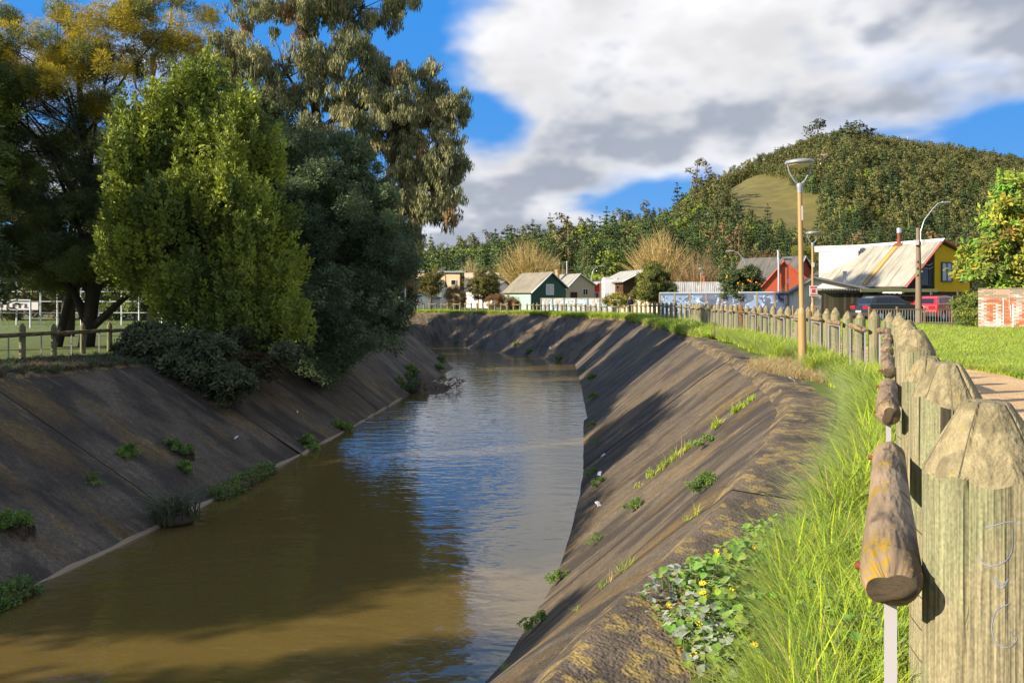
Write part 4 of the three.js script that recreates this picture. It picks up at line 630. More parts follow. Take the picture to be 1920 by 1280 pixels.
// gable house: gable wall at local z = 0 facing +z, body runs to z = -L; eave heights can differ
function house(o) {
  const g = thing('house', o.label, 'house', [o.x, o.y ?? -0.02, -o.z], o.turn); g.name = numbered(o.name || 'house');
  const { w, L, eL, eR, ridge } = o, rx = o.rx ?? 0, hw = w / 2, th = 0.12, ov = o.over ?? 0.25;
  const gable = (z, flip) => { const s = new THREE.Shape([[-hw, 0], [hw, 0], [hw, eR], [rx, ridge], [-hw, eL]].map((p) => new THREE.Vector2(...p))); return new THREE.ExtrudeGeometry(s, { depth: 0.15, bevelEnabled: false }).translate(0, 0, z); };
  mesh('gable_wall', gable(-0.15), o.gableMat || o.wall, g); mesh('back_wall', gable(-L), o.wall, g);
  mesh('side_wall', box(0.15, eL - 0.02, L - 0.32, -hw + 0.075, eL / 2 - 0.01, -L / 2), o.sideMat || o.wall, g); mesh('side_wall', box(0.15, eR - 0.02, L - 0.32, hw - 0.075, eR / 2 - 0.01, -L / 2), o.wall, g);
  const slope = (x0, y0, x1, y1) => { const dx = x1 - x0, dy = y1 - y0, l = Math.hypot(dx, dy), k = (l + ov) / l, ex = x0 + dx * k, ey = y0 + dy * k, z0 = ov, z1 = -L - ov, nx = -dy / l * th * Math.sign(dx), ny = Math.abs(dx) / l * th, P = (x, y, z, up) => [x + (up ? nx : 0), y + (up ? ny : 0) + 0.01, z], ll = l + ov, D = z0 - z1;
    const A = P(x0, y0, z0, 1), B = P(ex, ey, z0, 1), C = P(ex, ey, z1, 1), E = P(x0, y0, z1, 1), a = P(x0, y0, z0), b = P(ex, ey, z0), c = P(ex, ey, z1), e = P(x0, y0, z1);
    const s = dx > 0, q = (p1, p2, p3, p4) => s ? quad(p1, p2, p3, p4) : quad(p1, p4, p3, p2), uvq = s ? [0, 0, 0, ll, D, ll, 0, 0, D, ll, D, 0] : [0, 0, D, 0, D, ll, 0, 0, D, ll, 0, ll];
    return tris([...q(A, B, C, E), ...q(a, e, c, b), ...q(A, a, b, B), ...q(E, C, c, e), ...q(B, b, c, C), ...q(A, E, e, a)], [...uvq, ...new Array(60).fill(0)]); };
  const rf = mesh('roof', slope(rx, ridge, -hw, eL), o.roof, g); mesh('roof', slope(rx, ridge, hw, eR), o.roof2 || o.roof, g);
  if (o.fascia) { const bar = (x0, y0, x1, y1) => tube([[x0, y0 + 0.04, ov + 0.03], [x1, y1 + 0.04, ov + 0.03]], 0.08, 4); mesh('fascia', merge([bar(rx, ridge, -hw - ov * 0.8, eL - ov * 0.8 * (ridge - eL) / (hw + rx)), bar(rx, ridge, hw + ov * 0.8, eR - ov * 0.8 * (ridge - eR) / (hw - rx))]), o.fascia, g); }
  for (const a of o.windows || []) windowAt(g, ...a);
  for (const [x, y, z, h, m, r2] of o.flues || []) { const f = mesh('flue', new THREE.CylinderGeometry(r2 || 0.1, r2 || 0.1, h, 10).translate(x, y + h / 2, z), m, g); mesh('flue_cap', new THREE.CylinderGeometry((r2 || 0.1) * 1.35, (r2 || 0.1) * 1.35, 0.18, 10).translate(x, y + h, z), m, f); }
  return g;
}
const boards = (w, h, step, m) => { const l = []; for (let y = step / 2; y < h; y += step) l.push(box(w, step * 0.92, 0.03, 0, y, 0)); return merge(l); };
// ranges of boards or panels, each a part
function boardRow(g, name, n, x0, dx, y0, h, z, mats, gap = 0.012, d = 0.03) { const geo = box(Math.abs(dx) - gap, 1, d); for (let i = 0; i < n; i++) { const m = mesh(name, geo, mats[Math.floor(hash(i, n, 7) * mats.length)], g); m.position.set(x0 + (i + 0.5) * dx, y0 + h / 2, z + (hash(i, 3, n) - 0.5) * 0.012); m.scale.y = h * (0.97 + 0.06 * hash(i, 5, n)); } }
{
  const gp = paint(0.012, 0.06, 0.045), g = house({ name: 'green_house', label: 'dark green timber house with pale gabled roof and white framed window', x: 4.7, z: 95, turn: 0.62, w: 5.6, L: 5.8, eL: 2.3, eR: 2.9, ridge: 4.75, rx: 0.3, wall: paint(0.28, 0.42, 0.36), gableMat: gp, roof: roofMat(0.46, 0.42, 0.33), fascia: mat.trim, over: 0.35 });
  for (let y = 0.2; y < 4.3; y += 0.2) { const hw = y < 2.3 ? 2.75 : (4.75 - y) / 2.45 * 2.9 - 0.12; if (hw > 0.2) mesh('weatherboard', box(hw * 2 * 0.97, 0.17, 0.03, y > 2.5 ? 0.15 : 0, y, 0.015), gp, g); }
  windowAt(g, 0.1, 2.6, 0.06, 1.25, 1.35, mat.trim, 1, std({ color: lin(0.35, 0.37, 0.42), roughness: 0.3 }));
}
house({ name: 'cream_house', label: 'cream timber house with rusty ridge right of the green house', x: 9.6, z: 106, turn: 0.5, w: 5.2, L: 7, eL: 2.6, eR: 3.4, ridge: 4.9, wall: paint(0.5, 0.44, 0.3), roof: roofMat(0.55, 0.54, 0.52), fascia: mat.trim, windows: [[-1.0, 1.75, 0.06, 1.1, 1.25, std({ color: lin(0.1, 0.08, 0.06) }), 1], [0.95, 2.4, 0.06, 0.9, 0.9, mat.trim, 1]], flues: [[-1.5, 4.3, -3.5, 1.2, std({ color: lin(0.5, 0.3, 0.14) }), 0.3], [-0.2, 4.8, -3, 2.0, mat.galv, 0.09]] });
house({ name: 'red_house', label: 'small bright red house with white roof right of the cream house', x: 13.6, z: 117, turn: 0.35, w: 3.6, L: 6, eL: 2.7, eR: 2.9, ridge: 4.0, wall: paint(0.62, 0.03, 0.03), roof: roofMat(0.72, 0.72, 0.72), fascia: mat.trim, windows: [[-0.6, 1.9, 0.06, 1.2, 1.1, mat.trim, 1]] });
house({ name: 'brown_house', label: 'brown timber house with a low white roof behind the round tree', x: 15.7, z: 92, turn: 0.3, w: 4.4, L: 6, eL: 3.6, eR: 4.2, ridge: 4.9, rx: 0.6, wall: std({ color: lin(0.2, 0.08, 0.035), map: woodMap }), roof: roofMat(0.7, 0.7, 0.7), fascia: mat.trim, over: 0.5, windows: [[1.5, 2.7, 0.06, 1.0, 1.3, mat.trim, 1]] });
{ const b = thing('white_annex', 'plain white block between the red house and the brown house', 'building', [12.4, -0.02, -95]); mesh('wall', box(1.6, 4.0, 3, 0, 2, 0), paint(0.72, 0.73, 0.75), b); mesh('parapet', box(1.7, 0.12, 3.1, 0, 4.06, 0), mat.trim, b); }
house({ name: 'brown_roof_house', label: 'brown roofed house far behind the red house', x: 21, z: 138, turn: 1.2, w: 6, L: 8, eL: 3, eR: 3, ridge: 4.8, wall: paint(0.3, 0.2, 0.13), roof: roofMat(0.24, 0.11, 0.06) });
{
  const red = paint(0.46, 0.085, 0.034), g = house({ name: 'red_timber_house', label: 'orange red timber house with grey gabled roof behind the park lamps', x: 30.6, z: 84, turn: -0.2, w: 4.6, L: 5, eL: 2.9, eR: 3.7, ridge: 5.6, rx: 0.0, wall: red, roof: roofMat(0.2, 0.19, 0.18), fascia: std({ color: lin(0.55, 0.1, 0.04) }), flues: [[-0.6, 1.6, 0.35, 4.3, mat.galv, 0.11]] });
  for (let y = 0.2; y < 5.0; y += 0.22) { const l = Math.min(2.25, y < 2.9 ? 2.25 : (5.6 - y) / 2.7 * 2.25), rr = Math.min(2.25, y < 3.7 ? 2.25 : (5.6 - y) / 1.9 * 2.25); if (l + rr > 0.5) mesh('weatherboard', box((l + rr) * 0.95, 0.19, 0.03, (rr - l) / 2, y, 0.015), red, g); }
}
house({ name: 'grey_roof_house', label: 'wide grey roof of the red house wing with a small dark red gable', x: 35.2, z: 90, turn: 0.75, w: 6.5, L: 8, eL: 3.2, eR: 4.0, ridge: 6.5, wall: paint(0.3, 0.035, 0.02), roof: roofMat(0.22, 0.21, 0.2), fascia: mat.trim, flues: [[-0.5, 6.0, -3, 1.3, mat.galv, 0.13]], windows: [[0.8, 2.6, 0.06, 0.9, 0.9, mat.trim, 1]] });
{ // long low roof behind the painted wall
  const g = house({ name: 'low_house', label: 'low house with pale grey metal roof behind the painted wall', x: 22.2, z: 74, turn: 1.35, w: 4.4, L: 6.5, eL: 1.7, eR: 1.7, ridge: 3.0, wall: paint(0.4, 0.42, 0.45), roof: roofMat(0.66, 0.67, 0.7), flues: [[0.2, 2.7, -3, 0.9, std({ color: lin(0.25, 0.08, 0.04) }), 0.16], [0.6, 2.4, -4.2, 0.6, mat.rust, 0.12]] });
}
{ // yellow house
  const yel = std({ color: lin(0.66, 0.42, 0.004), bumpMap: woodBump, bumpScale: 0.01 }), grn = std({ color: lin(0.09, 0.11, 0.09), map: woodMap, bumpMap: woodBump, bumpScale: 0.01 });
  const g = house({ name: 'yellow_house', label: 'yellow and dark green cabin with a long steep pale roof', x: 28.9, z: 50.6, turn: 0.42, w: 6.6, L: 7.4, eL: 2.35, eR: 4.3, ridge: 5.35, rx: 0.15, wall: paint(0.6, 0.6, 0.58), gableMat: grn, roof: roofMat(0.66, 0.64, 0.58), fascia: std({ color: lin(0.45, 0.12, 0.09) }), over: 0.3, flues: [] });
  for (let i = 0; i < 14; i++) { const x = -3.15 + i * 0.2, top = Math.min(5, 2.35 + (x + 3.3) * 0.87); mesh('plank', box(0.185, top - 2.0, 0.03, x, 2.0 + (top - 2.0) / 2, 0.018), grn, g); }
  for (let i = 0; i < 17; i++) { const x = -0.3 + i * 0.21, top = x < 0.15 ? 4.9 : 5.2 - (x - 0.15) / 3.15 * 0.95; mesh('yellow_board', box(0.195, top - 1.9, 0.05, x, 1.9 + (top - 1.9) / 2, 0.03), yel, g); }
  const blue = std({ color: lin(0.05, 0.09, 0.14) });
  windowAt(g, 0.75, 3.25, 0.1, 1.1, 1.35, blue, 1, std({ color: lin(0.4, 0.42, 0.46), roughness: 0.3 })); windowAt(g, 2.45, 3.25, 0.1, 0.7, 1.35, blue, 0, std({ color: lin(0.4, 0.42, 0.46), roughness: 0.3 })); windowAt(g, -1.4, 2.9, 0.1, 0.85, 1.2, blue, 0);
  // ground floor boards on the gable side
  boardRow(g, 'wall_board', 28, -3.25, 0.2325, 0, 1.85, 0.02, [grn, std({ color: lin(0.13, 0.13, 0.12), map: woodMap }), std({ color: lin(0.17, 0.16, 0.14), map: woodMap })]);
  // ridge flashing, ochre stained strip, flue
  const n = new V3(-(5.35 - 2.35), 3.45, 0).normalize();
  const strip = (z, w, m, lift, k0 = 0.02, k1 = 0.98, nm = 'roof_strip') => { const A = (k, zz) => [0.15 - 3.45 * k + n.x * lift, 5.35 - 3.0 * k + n.y * lift, zz]; mesh(nm, tris(quad(A(k0, z + w / 2), A(k0, z - w / 2), A(k1, z - w / 2), A(k1, z + w / 2))), m, g); };
  strip(-3.0, 0.42, std({ color: lin(0.3, 0.19, 0.05) }), 0.165, 0.1, 1.02); strip(-3.0, 0.12, std({ color: lin(0.5, 0.34, 0.1) }), 0.172, 0.1, 1.02); strip(-2.95, 0.7, mat.rust, 0.178, 0.02, 0.1, 'flue_flashing'); strip(-3.5, 7.9, mat.trim, 0.16, -0.01, 0.06, 'ridge_flashing');
  const fl = mesh('flue', new THREE.CylinderGeometry(0.12, 0.13, 1.1, 10).translate(0.0, 5.7, -3.0), mat.rust, g); mesh('flue_cap', new THREE.CylinderGeometry(0.16, 0.16, 0.35, 10).translate(0.0, 6.3, -3.0), mat.galv, fl);
  const wl = thing('white_wall', 'white rendered end wall with a flat cap left of the pale roof', 'wall', [24.6, -0.02, -56.2], -0.5); mesh('wall', box(2.7, 5.0, 0.35, 0, 2.5, 0), paint(0.78, 0.78, 0.76), wl); mesh('cap', box(3.1, 0.42, 0.5, -0.1, 5.2, 0), paint(0.78, 0.77, 0.72), wl);
}
{ // carport roof and shed in front of the yellow house
  const g = house({ name: 'grey_shed', label: 'low grey roofed shed with white gable before the yellow house', x: 21.0, z: 48.6, turn: -0.3, w: 5.0, L: 5, eL: 1.9, eR: 1.85, ridge: 2.75, rx: -1.2, wall: paint(0.62, 0.62, 0.6), roof: roofMat(0.42, 0.41, 0.4), fascia: std({ color: lin(0.12, 0.12, 0.12) }), over: 0.3, flues: [[0.9, 2.2, -2.2, 1.0, mat.galv, 0.1]] });
  const lt = thing('carport', 'dark plank lean-to with mossy green gutter under the pale roof', 'shed', [23.6, 0, -47.6], 0.02);
  const wd = [std({ color: lin(0.12, 0.12, 0.12), map: woodMap }), std({ color: lin(0.2, 0.19, 0.18), map: woodMap }), std({ color: lin(0.3, 0.27, 0.24), map: woodMap })];
  boardRow(lt, 'wall_board', 40, -3.9, 0.16, 0, 1.75, 0, wd); mesh('roof', box(6.9, 0.1, 1.7, -0.6, 1.98, -0.6).rotateX(0.03), roofMat(0.3, 0.3, 0.3), lt); mesh('gutter', box(4.9, 0.2, 0.14, 0.9, 1.93, 0.35), std({ color: lin(0.13, 0.15, 0.06) }), lt);
  mesh('door_frame', merge([box(0.06, 1.3, 0.06, 0.1, 0.65, 0.05), box(0.06, 1.3, 0.06, 0.75, 0.65, 0.05), box(0.72, 0.06, 0.06, 0.42, 1.33, 0.05)]), std({ color: lin(0.04, 0.03, 0.03) }), lt);
  for (const x of [2.9, 4.6]) mesh('support_post', box(0.1, 1.9, 0.1, x, 0.95, 0.5), wd[2], lt);
  const rl = mesh('top_rail', box(9, 0.05, 0.05, 3, 1.6, 0.62), std({ color: lin(0.03, 0.03, 0.03) }), lt);
}
{ // flat cream building far left
  const c1 = paint(0.8, 0.58, 0.34), c2 = paint(0.72, 0.6, 0.45), g = thing('flat_roofed_building', 'long cream flat roofed building with one pink window', 'building', [-15.5, -0.1, -172]);
  const w = (x, y0, y1, wd, d, z, m) => mesh('wall', box(wd, y1 - y0, d, x, (y0 + y1) / 2, z), m, g);
  w(-3.7, 0, 7.2, 8.2, 8, 0, c1); w(1.6, 0, 7.0, 4.2, 7, 0.4, c1); w(6.0, 0, 7.4, 2.6, 8, -1, c2); w(8.8, 0, 8.0, 3.0, 8, -0.6, c2); w(11.4, 0, 7.4, 2.4, 8, -1.4, c2); w(-6.4, 7.2, 8.0, 1.6, 1, 3.4, c1); w(14, 0, 6.6, 3, 8, -3, paint(0.4, 0.27, 0.15));
  mesh('roof_slab', box(13, 0.35, 8.4, -2, 7.6, -1.2), mat.galv, g); mesh('chimney', box(0.9, 1.2, 0.9, -0.8, 7.9, 0), std({ color: lin(0.1, 0.1, 0.11) }), g);
  windowAt(g, -0.5, 5.1, 4.05, 1.3, 1.1, std({ color: lin(0.6, 0.05, 0.2) }), 0, std({ color: lin(0.6, 0.02, 0.15) })); windowAt(g, 2.3, 5.2, 4.0, 1.1, 1.1, mat.trim, 0); windowAt(g, 6, 5.2, 3.05, 0.6, 1.4, std({ color: lin(0.06, 0.06, 0.06) }), 0); windowAt(g, 11.4, 5.2, 2.65, 0.6, 1.4, std({ color: lin(0.06, 0.06, 0.06) }), 0);
  for (const x of [-6.9, -5.6]) windowAt(g, x, 5, 4.05, 0.9, 2.2, mat.trim, 0, std({ color: lin(0.45, 0.5, 0.45) }));
}
house({ name: 'grey_green_house', label: 'grey green roofed house below the flat cream building', x: -11.6, z: 128, turn: 1.45, w: 7, L: 8, eL: 1.6, eR: 2, ridge: 4.4, wall: paint(0.5, 0.5, 0.48), roof: roofMat(0.22, 0.28, 0.24) });
house({ name: 'white_house', label: 'low white house with grey roof left of the green house', x: -1.2, z: 118, turn: 0.8, w: 5.5, L: 6, eL: 2.7, eR: 2.7, ridge: 4.1, wall: paint(0.7, 0.68, 0.64), roof: roofMat(0.42, 0.4, 0.36), windows: [[0.5, 1.6, 0.06, 1, 1, mat.trim, 1]] });
house({ name: 'small_white_shed', label: 'small white shed behind the far left end of the picket row', x: -13.5, z: 108, turn: 0.5, w: 4, L: 3, eL: 1.5, eR: 1.5, ridge: 2.3, wall: paint(0.72, 0.72, 0.7), roof: roofMat(0.66, 0.64, 0.6) });
house({ name: 'orange_house', label: 'orange rendered house at the far left behind the canal trees', x: -17.5, z: 120, turn: 0.3, w: 6, L: 5, eL: 3.2, eR: 3.2, ridge: 4.2, wall: paint(0.6, 0.26, 0.06), roof: roofMat(0.7, 0.7, 0.68) });

// ---------- painted panel walls ----------
function graffiti(seed, cols, base) { return tex(512, 128, (u, v) => { const a = fbm(u * 26 + 2 * fbm(v * 4, u * 4, 4, 4, seed, 2), v * 4, 26, 4, seed + 3, 3), b = fbm(u * 40, v * 9, 40, 9, seed + 9, 2); let c = mix3(base, [base[0] * 0.7, base[1] * 0.7, base[2] * 0.7], fbm(u * 12, v * 6, 12, 6, seed + 20, 3)); if (v > 0.12 && v < 0.9) { if (a > 0.52) c = mix3(c, cols[0], 0.8); if (Math.abs(a - 0.52) < 0.03) c = cols[1]; if (b > 0.66) c = mix3(c, cols[2], 0.85); } return c; }, true, 1, 1); }
function panelWall(label, x0, z0, x1, z1, n, h, map, cap) {
  const L = Math.hypot(x1 - x0, z1 - z0), g = thing('painted_wall', label, 'wall', [x0, -0.02, -z0], Math.atan2(z1 - z0, x1 - x0)), w = L / n, m = std({ map, roughness: 0.85 });
  for (let i = 0; i < n; i++) { const b = box(w - 0.02, h, 0.08), uv = b.attributes.uv, p = b.attributes.position; for (let k = 0; k < uv.count; k++) uv.setXY(k, (i + p.getX(k) / w + 0.5) / n, p.getY(k) / h + 0.5); b.translate((i + 0.5) * w, h / 2, 0); mesh('panel', b, m, g); mesh('post', box(0.14, h + 0.05, 0.13, i * w, h / 2, 0), mat.poleConc, g); }
  if (cap) mesh('capping', box(L, 0.08, 0.2, L / 2, h + 0.06, 0), cap, g);
  return g;
}
panelWall('concrete panel wall with blue and white graffiti behind the far pickets', 3.2, 82, 10.6, 79, 6, 1.5, graffiti(901, [[150, 195, 215], [215, 220, 225], [90, 140, 200]], [190, 182, 170]), null);
panelWall('long wall painted blue and white behind the middle fence posts', 12.2, 61.5, 21.6, 53.5, 9, 1.85, graffiti(911, [[112, 138, 172], [160, 168, 188], [52, 70, 110]], [88, 100, 122]), std({ color: lin(0.28, 0.36, 0.44) }));
panelWall('short white and violet painted wall left of the blue wall', 13.3, 66, 16.6, 65, 3, 1.75, graffiti(921, [[190, 190, 235], [235, 225, 240], [120, 110, 200]], [205, 200, 205]), std({ color: lin(0.35, 0.45, 0.5) }));
panelWall('low cream wall below the brown house', 10.4, 80, 17, 73, 6, 1.35, null, null).traverse((o) => { if (o.name === 'panel') o.material = mat.cream || (mat.cream = paint(0.62, 0.5, 0.36)); });
// ---------- brick wall ----------
{
  const x0 = 22.25, z0 = 35.6, x1 = 28.2, z1 = 32.2, L = Math.hypot(x1 - x0, z1 - z0), g = thing('brick_wall', 'old brick wall streaked with white paint at the right edge', 'wall', [x0, -0.05, -z0], Math.atan2(z1 - z0, x1 - x0));
  mesh('mortar_core', box(L, 1.9, 0.2, L / 2, 0.95, 0), paint(0.3, 0.23, 0.17), g);
  const bw = 0.23, bh = 0.079, geo = box(bw - 0.012, bh - 0.013, 0.03), cols = [paint(0.42, 0.12, 0.05), paint(0.5, 0.19, 0.09), paint(0.36, 0.13, 0.07), paint(0.5, 0.32, 0.24), paint(0.5, 0.4, 0.34), paint(0.58, 0.52, 0.5), paint(0.3, 0.25, 0.18)];
  const rest = cols.map(() => []); let n = 0;
  for (let j = 0; j < 24; j++) for (let i = 0; i < L / bw - 0.6; i++) {
    const x = (i + 0.5 + (j % 2 ? 0.5 : 0)) * bw, y = (j + 0.5) * bh; if (x > L - 0.1) continue;
    const white = fbm(x * 2.6, y * 0.7, 0, 0, 950, 3) + (hash(i, j, 31) - 0.5) * 0.16 + (y > 1.1 ? 0.04 : 0), top = y > 1.45 + 0.5 * (hash(i, j, 4) - 0.5), c = top ? (hash(i, j, 6) < 0.6 ? 6 : 3) : white > 0.7 ? 5 : white > 0.66 ? 4 : white > 0.59 ? 3 : Math.floor(hash(i, j, 8) * 3);
    if (x < 3.4 && n < 300 && !(j > 20)) { const m = mesh('brick', geo, cols[c], g); m.position.set(x, y, 0.1 + 0.006 * hash(i, j, 2)); n++; } else rest[c].push(geo.clone().translate(x, y, 0.1 + 0.006 * hash(i, j, 2)));
  }
  rest.forEach((l, k) => { if (l.length) { const m = mesh('brickwork', merge(l), cols[k], g); m.userData.kind = 'stuff'; } });
  const r = rng(960), drips = []; for (let i = 0; i < 16; i++) { const x = 0.5 + r() * (L - 1), y = 1.7 - r() * 0.5, h = 0.4 + r() * 1.0, w = 0.012 + 0.03 * r(); drips.push(box(w, h, 0.004, x, y - h / 2, 0.128).applyMatrix4(new THREE.Matrix4().makeShear(0.12 * (r() - 0.5), 0, 0, 0, 0, 0))); }
  mesh('white_paint_runs', merge(drips), paint(0.74, 0.7, 0.72), g);
  mesh('capping', box(L, 0.06, 0.28, L / 2, 1.93, 0), paint(0.2, 0.17, 0.11), g);
}
// ---------- railings by the road ----------
{
  const brown = std({ color: lin(0.24, 0.15, 0.1), roughness: 0.5 }), g = thing('metal_railing', 'low brown metal railing before the red car', 'railing', [18.2, 0, -38], 0.05);
  for (let i = 0; i < 4; i++) mesh('upright', box(0.08, 1.0, 0.08, i * 1.45, 0.5, 0), brown, g);
  mesh('top_rail', box(4.3, 0.05, 0.05, 2.17, 0.86, 0), brown, g); mesh('bottom_rail', box(4.3, 0.05, 0.05, 2.17, 0.15, 0), brown, g);
  for (let i = 1; i < 30; i++) mesh('baluster', box(0.018, 0.66, 0.018, i * 0.145, 0.505, 0), mat.galv, g);
  [[16.2, 43, 'left', 0.3], [16.9, 43.1, 'middle', 0.3], [17.6, 43.3, 'right', 0]].forEach(([x, z, w, t]) => { const b = mesh('bollard', merge([tube([[0, 0, 0], [0, 0.95, 0]], 0.06, 8), new THREE.SphereGeometry(0.065, 8, 5).translate(0, 0.95, 0)]), brown); b.position.set(x, 0, -z); b.rotation.z = 0; tag(b, 'brown bollard before the dark car, ' + w + ' of three', 'bollard', 'bollards before the dark car'); });
}
// ---------- cars ----------
function car(label, x, z, turn, paintM, rear) {
  const g = thing('parked_car', label, 'car', [x, 0.02, -z], turn);
  // side profile along x (front at +x), lower body then cabin
  const bodyP = [[-2.05, 0.35], [-2.12, 0.62], [-2.08, 0.95], [-1.95, 1.04], [-0.6, 1.06], [0.75, 1.03], [1.55, 0.94], [2.02, 0.78], [2.14, 0.55], [2.08, 0.3], [1.75, 0.26]];
  const sh = new THREE.Shape(bodyP.map((p) => new THREE.Vector2(...p))); sh.lineTo(1.72, 0.3); sh.absarc(1.32, 0.33, 0.38, 0.1, PI - 0.1, false); sh.lineTo(0.9, 0.24); sh.lineTo(-0.9, 0.24); sh.absarc(-1.3, 0.33, 0.38, 0.1, PI - 0.1, false); sh.lineTo(-1.75, 0.3);
  const bg = new THREE.ExtrudeGeometry(sh, { depth: 1.5, bevelEnabled: true, bevelThickness: 0.12, bevelSize: 0.06, bevelSegments: 4, steps: 1 }).translate(0, 0, -0.75);
  const body = mesh('body', bg, paintM, g);
  const cab = new THREE.Shape([[-1.98, 1.02], [-1.72, 1.4], [-1.45, 1.5], [-0.5, 1.55], [0.15, 1.5], [0.98, 1.02]].map((p) => new THREE.Vector2(...p)));
  const cg = new THREE.ExtrudeGeometry(cab, { depth: 1.16, bevelEnabled: true, bevelThickness: 0.14, bevelSize: 0.03, bevelSegments: 3 }).translate(0, 0, -0.58); const cp = cg.attributes.position; for (let i = 0; i < cp.count; i++) { const k = 1 - 0.16 * clamp((cp.getY(i) - 1.02) / 0.5); cp.setZ(i, cp.getZ(i) * k); } cg.computeVertexNormals();
  mesh('cabin', cg, paintM, g);
  const side = (pts, s) => { const P = pts.map(([a, b]) => [a, b, s * (0.738 - 0.1 * (b - 1.02) / 0.5 * 1.15)]), l = []; for (let i = 1; i < P.length - 1; i++) l.push(...(s > 0 ? [...P[0], ...P[i], ...P[i + 1]] : [...P[0], ...P[i + 1], ...P[i]])); return tris(l); };
  for (const s of [-1, 1]) { mesh('side_window', side([[-1.5, 1.1], [-0.62, 1.1], [-0.62, 1.46], [-1.35, 1.42]], s), glass, g); mesh('side_window', side([[-0.54, 1.1], [0.72, 1.1], [0.12, 1.44], [-0.54, 1.46]], s), glass, g); }
  mesh('rear_window', tris(quad([-2.0, 1.08, -0.56], [-2.0, 1.08, 0.56], [-1.755, 1.4, 0.48], [-1.755, 1.4, -0.48])), glass, g); mesh('windscreen', tris(quad([0.93, 1.09, 0.6], [0.93, 1.09, -0.6], [0.26, 1.48, -0.52], [0.26, 1.48, 0.52])), glass, g);
  const tyre = std({ color: lin(0.02, 0.02, 0.02) }), tg = new THREE.TorusGeometry(0.25, 0.09, 8, 22), rim = new THREE.CylinderGeometry(0.2, 0.2, 0.13, 16).rotateX(PI / 2), hub = merge([0, 1, 2, 3, 4].map((k) => box(0.05, 0.18, 0.02, 0, 0.1, 0.075).rotateZ(k * 1.2566)));
  for (const wx of [-1.3, 1.32]) for (const s of [-1, 1]) { const w = new THREE.Group(); w.name = 'wheel'; w.position.set(wx, 0.33, s * 0.76); if (s < 0) w.rotation.y = PI; g.add(w); mesh('tyre', tg, tyre, w); mesh('rim', rim, mat.galv, w); mesh('spokes', hub, mat.galv, w); }
  const trim = std({ color: lin(0.03, 0.03, 0.03) }), tail = std({ color: lin(0.55, 0.01, 0.02), roughness: 0.2 });
  for (const s of [-1, 1]) { mesh('tail_light', box(0.12, 0.16, 0.4, -2.13, 0.86, s * 0.56), tail, g); mesh('headlight', box(0.14, 0.12, 0.36, 2.03, 0.76, s * 0.58), mat.sticker, g); mesh('mirror', box(0.14, 0.12, 0.14, 0.62, 1.12, s * 0.88), paintM, g); }
  mesh('rear_bumper', box(0.12, 0.24, 1.6, -2.15, 0.45, 0), trim, g); mesh('sill', box(1.7, 0.1, 1.74, 0, 0.27, 0), trim, g); mesh('number_plate', box(0.02, 0.12, 0.46, -2.22, 0.6, 0), mat.sticker, g);
  return g;
}
car('shiny red hatchback parked by the road behind the utility pole', 27.1, 47.2, 0.6, phys({ color: lin(0.5, 0.006, 0.02), roughness: 0.3, clearcoat: 1, clearcoatRoughness: 0.05 }), true);
car('dark blue car parked under the carport behind the fence', 23.4, 46.3, 0.25, phys({ color: lin(0.012, 0.016, 0.022), roughness: 0.3, clearcoat: 1, clearcoatRoughness: 0.05 }), true);
